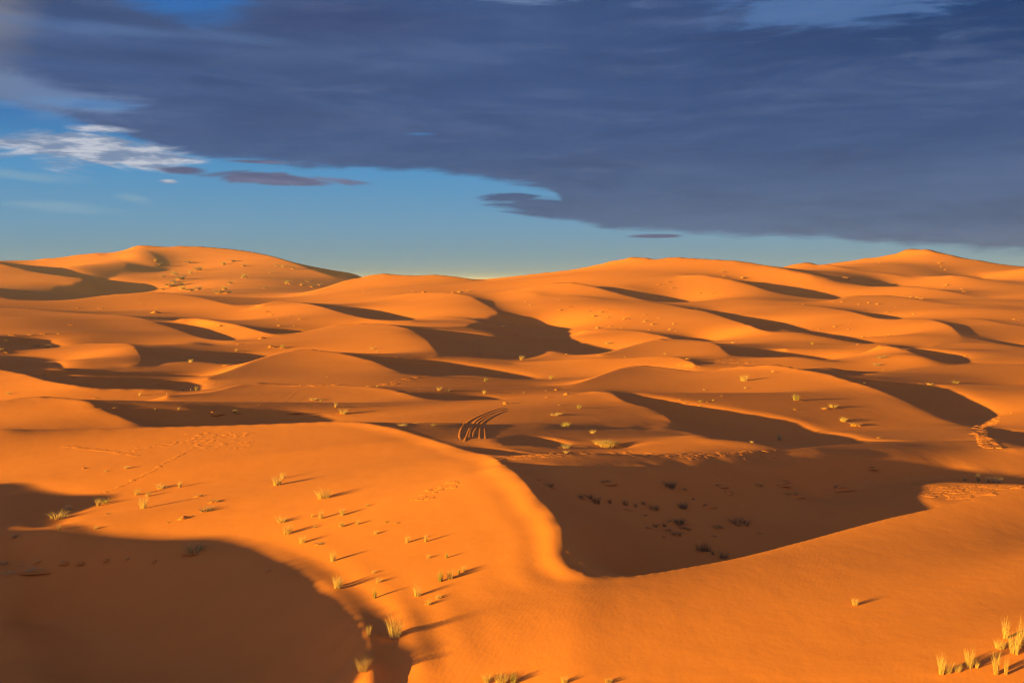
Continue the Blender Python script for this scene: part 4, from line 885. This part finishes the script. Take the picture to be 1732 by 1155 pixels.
# where a plant stands, in words, and the company it keeps
REG=[(lambda x,y:y>1000 and x>1500,'in the bottom right corner','grass in the bottom right corner'),
 (lambda x,y:y>1110 and 760<x<1500,'on sunlit sand at the bottom edge','grass along the bottom edge'),
 (lambda x,y:y>960 and x>1350,'on the bare sunlit right slope','grass on the bare right slope'),
 (lambda x,y:y>800 and x>880 and y<1000,'in the shaded hollow behind the crest','plants in the shaded hollow'),
 (lambda x,y:y>765 and x>1150,'in the shaded hollow behind the crest','plants in the shaded hollow'),
 (lambda x,y:y>765 and x<165,'between the two left shadows','plants by the two left shadows'),
 (lambda x,y:y>905 and x<480,'inside the bottom left shadow','plants in the bottom left shadow'),
 (lambda x,y:y>850 and 165<x<560,'above the bottom left shadow','grass above the bottom left shadow'),
 (lambda x,y:y>765 and x<560,'under the foreground footprint line','grass under the footprint line'),
 (lambda x,y:y>765,'beside the S-shaped crest','grass beside the S-shaped crest'),
 (lambda x,y:y>635 and 640<x<1160,'around the curved tyre tracks','plants around the tyre tracks'),
 (lambda x,y:y>605 and x>=1150,'on the broad right dune','plants on the broad right dune'),
 (lambda x,y:y>630 and x<=640,'behind the left foreground ridge','plants behind the left foreground ridge'),
 (lambda x,y:x<330 and y>560,'round the tracked left dune','plants round the left dune'),
 (lambda x,y:x<330 and y>497,'below the big far dune','plants below the big far dune'),
 (lambda x,y:x<560 and y<=501,'on the big skyline dune','bushes on the big far dune'),
 (lambda x,y:x<620 and y>497,'on the pockmarked dune','plants on the pockmarked dune'),
 (lambda x,y:x<870 and y<500,'on the low skyline dune','plants on the centre skyline dune'),
 (lambda x,y:x<1000 and y>540,'round the dark central hollow','plants round the central hollow'),
 (lambda x,y:x<1300 and y>490,'on the pitted central dune','plants on the pitted dune'),
 (lambda x,y:x<1300,'on the hill right of centre','plants on the hill right of centre'),
 (lambda x,y:y<470,'below the right skyline peak','plants below the right peak'),
 (lambda x,y:y<516,'under the right skyline','plants on the upper right dunes'),
 (lambda x,y:True,'on the right distant dunes','plants on the right distant dunes')]
KINDW={'tuft':('grass_tuft','grass tuft','upright straw-coloured grass tuft'),'clump':('grass_clump','grass clump','spreading clump of dry grass'),
 'hummock':('grassy_hummock','hummock','sand hummock with short grass'),'bush':('desert_bush','bush','dark bush on a hummock')}
placed=[]
for (px,py,hp,wp,kd) in ITEMS:
    h=hit(px,py)
    if not h: continue
    x,y,z=h; D=math.hypot(x,y)
    r=next(i for i,q in enumerate(REG) if q[0](px,py))
    placed.append(dict(px=px,py=py,p=(x,y,z),H=hp*y/FOCAL,W=wp*y/FOCAL,kd=kd,r=r,area=hp*wp))
def words_for(items):
    """give the plants that stand out in their company a label of their own"""
    for q in items: q['label']=None
    def take(key,word,rev=False):
        c=[q for q in items if q['label'] is None]
        if len(c)<2 and word!='only': return
        b=sorted(c,key=key,reverse=rev)
        b[0]['label']=word
    if len(items)==1: items[0]['label']='single'; return
    take(lambda q:q['area'],'largest',True); take(lambda q:q['px'],'leftmost'); take(lambda q:q['px'],'rightmost',True)
    if len(items)>5: take(lambda q:q['py'],'farthest'); take(lambda q:q['py'],'nearest',True)
    if len(items)>9: take(lambda q:q['area'],'smallest')
from collections import defaultdict
byk=defaultdict(list)
for q in placed: byk[(q['r'],q['kd'])].append(q)
for k,v in byk.items(): words_for(v)
srcs={}
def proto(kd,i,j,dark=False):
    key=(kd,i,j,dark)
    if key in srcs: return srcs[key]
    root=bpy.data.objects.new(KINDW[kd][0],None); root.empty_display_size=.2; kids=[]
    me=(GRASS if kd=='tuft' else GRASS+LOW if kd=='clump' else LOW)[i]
    if dark: me=SHADE_GRASS[i%3]
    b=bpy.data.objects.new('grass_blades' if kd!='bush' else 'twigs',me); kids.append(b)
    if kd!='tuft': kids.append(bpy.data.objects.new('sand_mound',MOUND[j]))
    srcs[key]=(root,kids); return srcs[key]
rp=random.Random(11)
for q in placed:
    kd=q['kd']; n={'tuft':6,'clump':10,'hummock':3,'bush':4}[kd]; i=rp.randrange(n) if kd!='bush' else rp.choice((2,3,3)); j=rp.randrange(3)
    root,kids=proto(kd,i,j,q['r'] in (3,4) and q['px']<1600 and not (q['px']<1340 and q['py']<765))  # plants in the shaded hollow get the shade-darkened blades
    o=root.copy(); sc.collection.objects.link(o)
    x,y,z=q['p']; H=max(q['H'],.12); W=max(q['W'],.2)
    if kd=='bush': W*=1.35; H*=1.25
    o.location=(x,y,float(land(x,y))-.02); o.rotation_euler=(0,0,rp.uniform(-.5,.5) if kd!='tuft' else rp.uniform(0,6.28))
    o['category']=KINDW[kd][1]; o['group']=REG[q['r']][2]+(' (%s)'%KINDW[kd][1])
    base=KINDW[kd][2]; w=q['label']
    if w=='single': lab=base+' '+REG[q['r']][1]
    elif w: lab='%s %s %s'%(w,base,REG[q['r']][1])
    else: lab='lesser %s %s'%(base,REG[q['r']][1])
    if w: del o['group']
    o['label']=lab
    for c in kids:
        d=c.copy(); sc.collection.objects.link(d); d.parent=o
        if d.name.startswith('sand_mound'):
            d.scale=(W*1.15,W*.9,min(W*(.8 if kd!='clump' else .35),H*3.2)); 
            d.rotation_euler=(0,0,math.radians(28)-o.rotation_euler[2])
        else:
            if kd=='tuft': s=W/.78; d.scale=(s,s,H*1.25)
            elif kd=='clump': s=W/.8; d.scale=(s,s,H*1.15)
            else: s=W/(1.15 if kd=='hummock' else .95); d.scale=(s,s,H*(.42 if kd=='hummock' else 1.0)); d.location=(0,0,.12*min(W,H*3))
print('plants',len(placed),'script %.0f s'%(time.time()-T_START))
# ------------------------------------------------------------ haze
def haze():
    lo=-8.
    zs=np.empty(len(TERR.data.vertices)*3,np.float32); TERR.data.vertices.foreach_get('co',zs); z=zs[2::3]
    b,t=float(z.min())-1.,float(z.max())+3.; R=46000.
    V=[(-R,-R,b),(R,-R,b),(R,R,b),(-R,R,b),(-R,-R,t),(R,-R,t),(R,R,t),(-R,R,t)]
    Fq=[(0,3,2,1),(4,5,6,7),(0,1,5,4),(1,2,6,5),(2,3,7,6),(3,0,4,7)]
    m=bpy.data.materials.new('haze'); m.use_nodes=True; nt=m.node_tree; nt.nodes.clear()
    out=nt.nodes.new('ShaderNodeOutputMaterial'); v=nt.nodes.new('ShaderNodeVolumePrincipled')
    v.inputs['Color'].default_value=(.60,.72,.92,1); v.inputs['Density'].default_value=HAZE_DENSITY; v.inputs['Anisotropy'].default_value=0.
    nt.links.new(v.outputs[0],out.inputs['Volume'])
    me=bpy.data.meshes.new('haze'); me.from_pydata(V,[],Fq); me.materials.append(m)
    o=bpy.data.objects.new('haze',me); sc.collection.objects.link(o); o['kind']='stuff'
HAZE_DENSITY=.000045
haze()
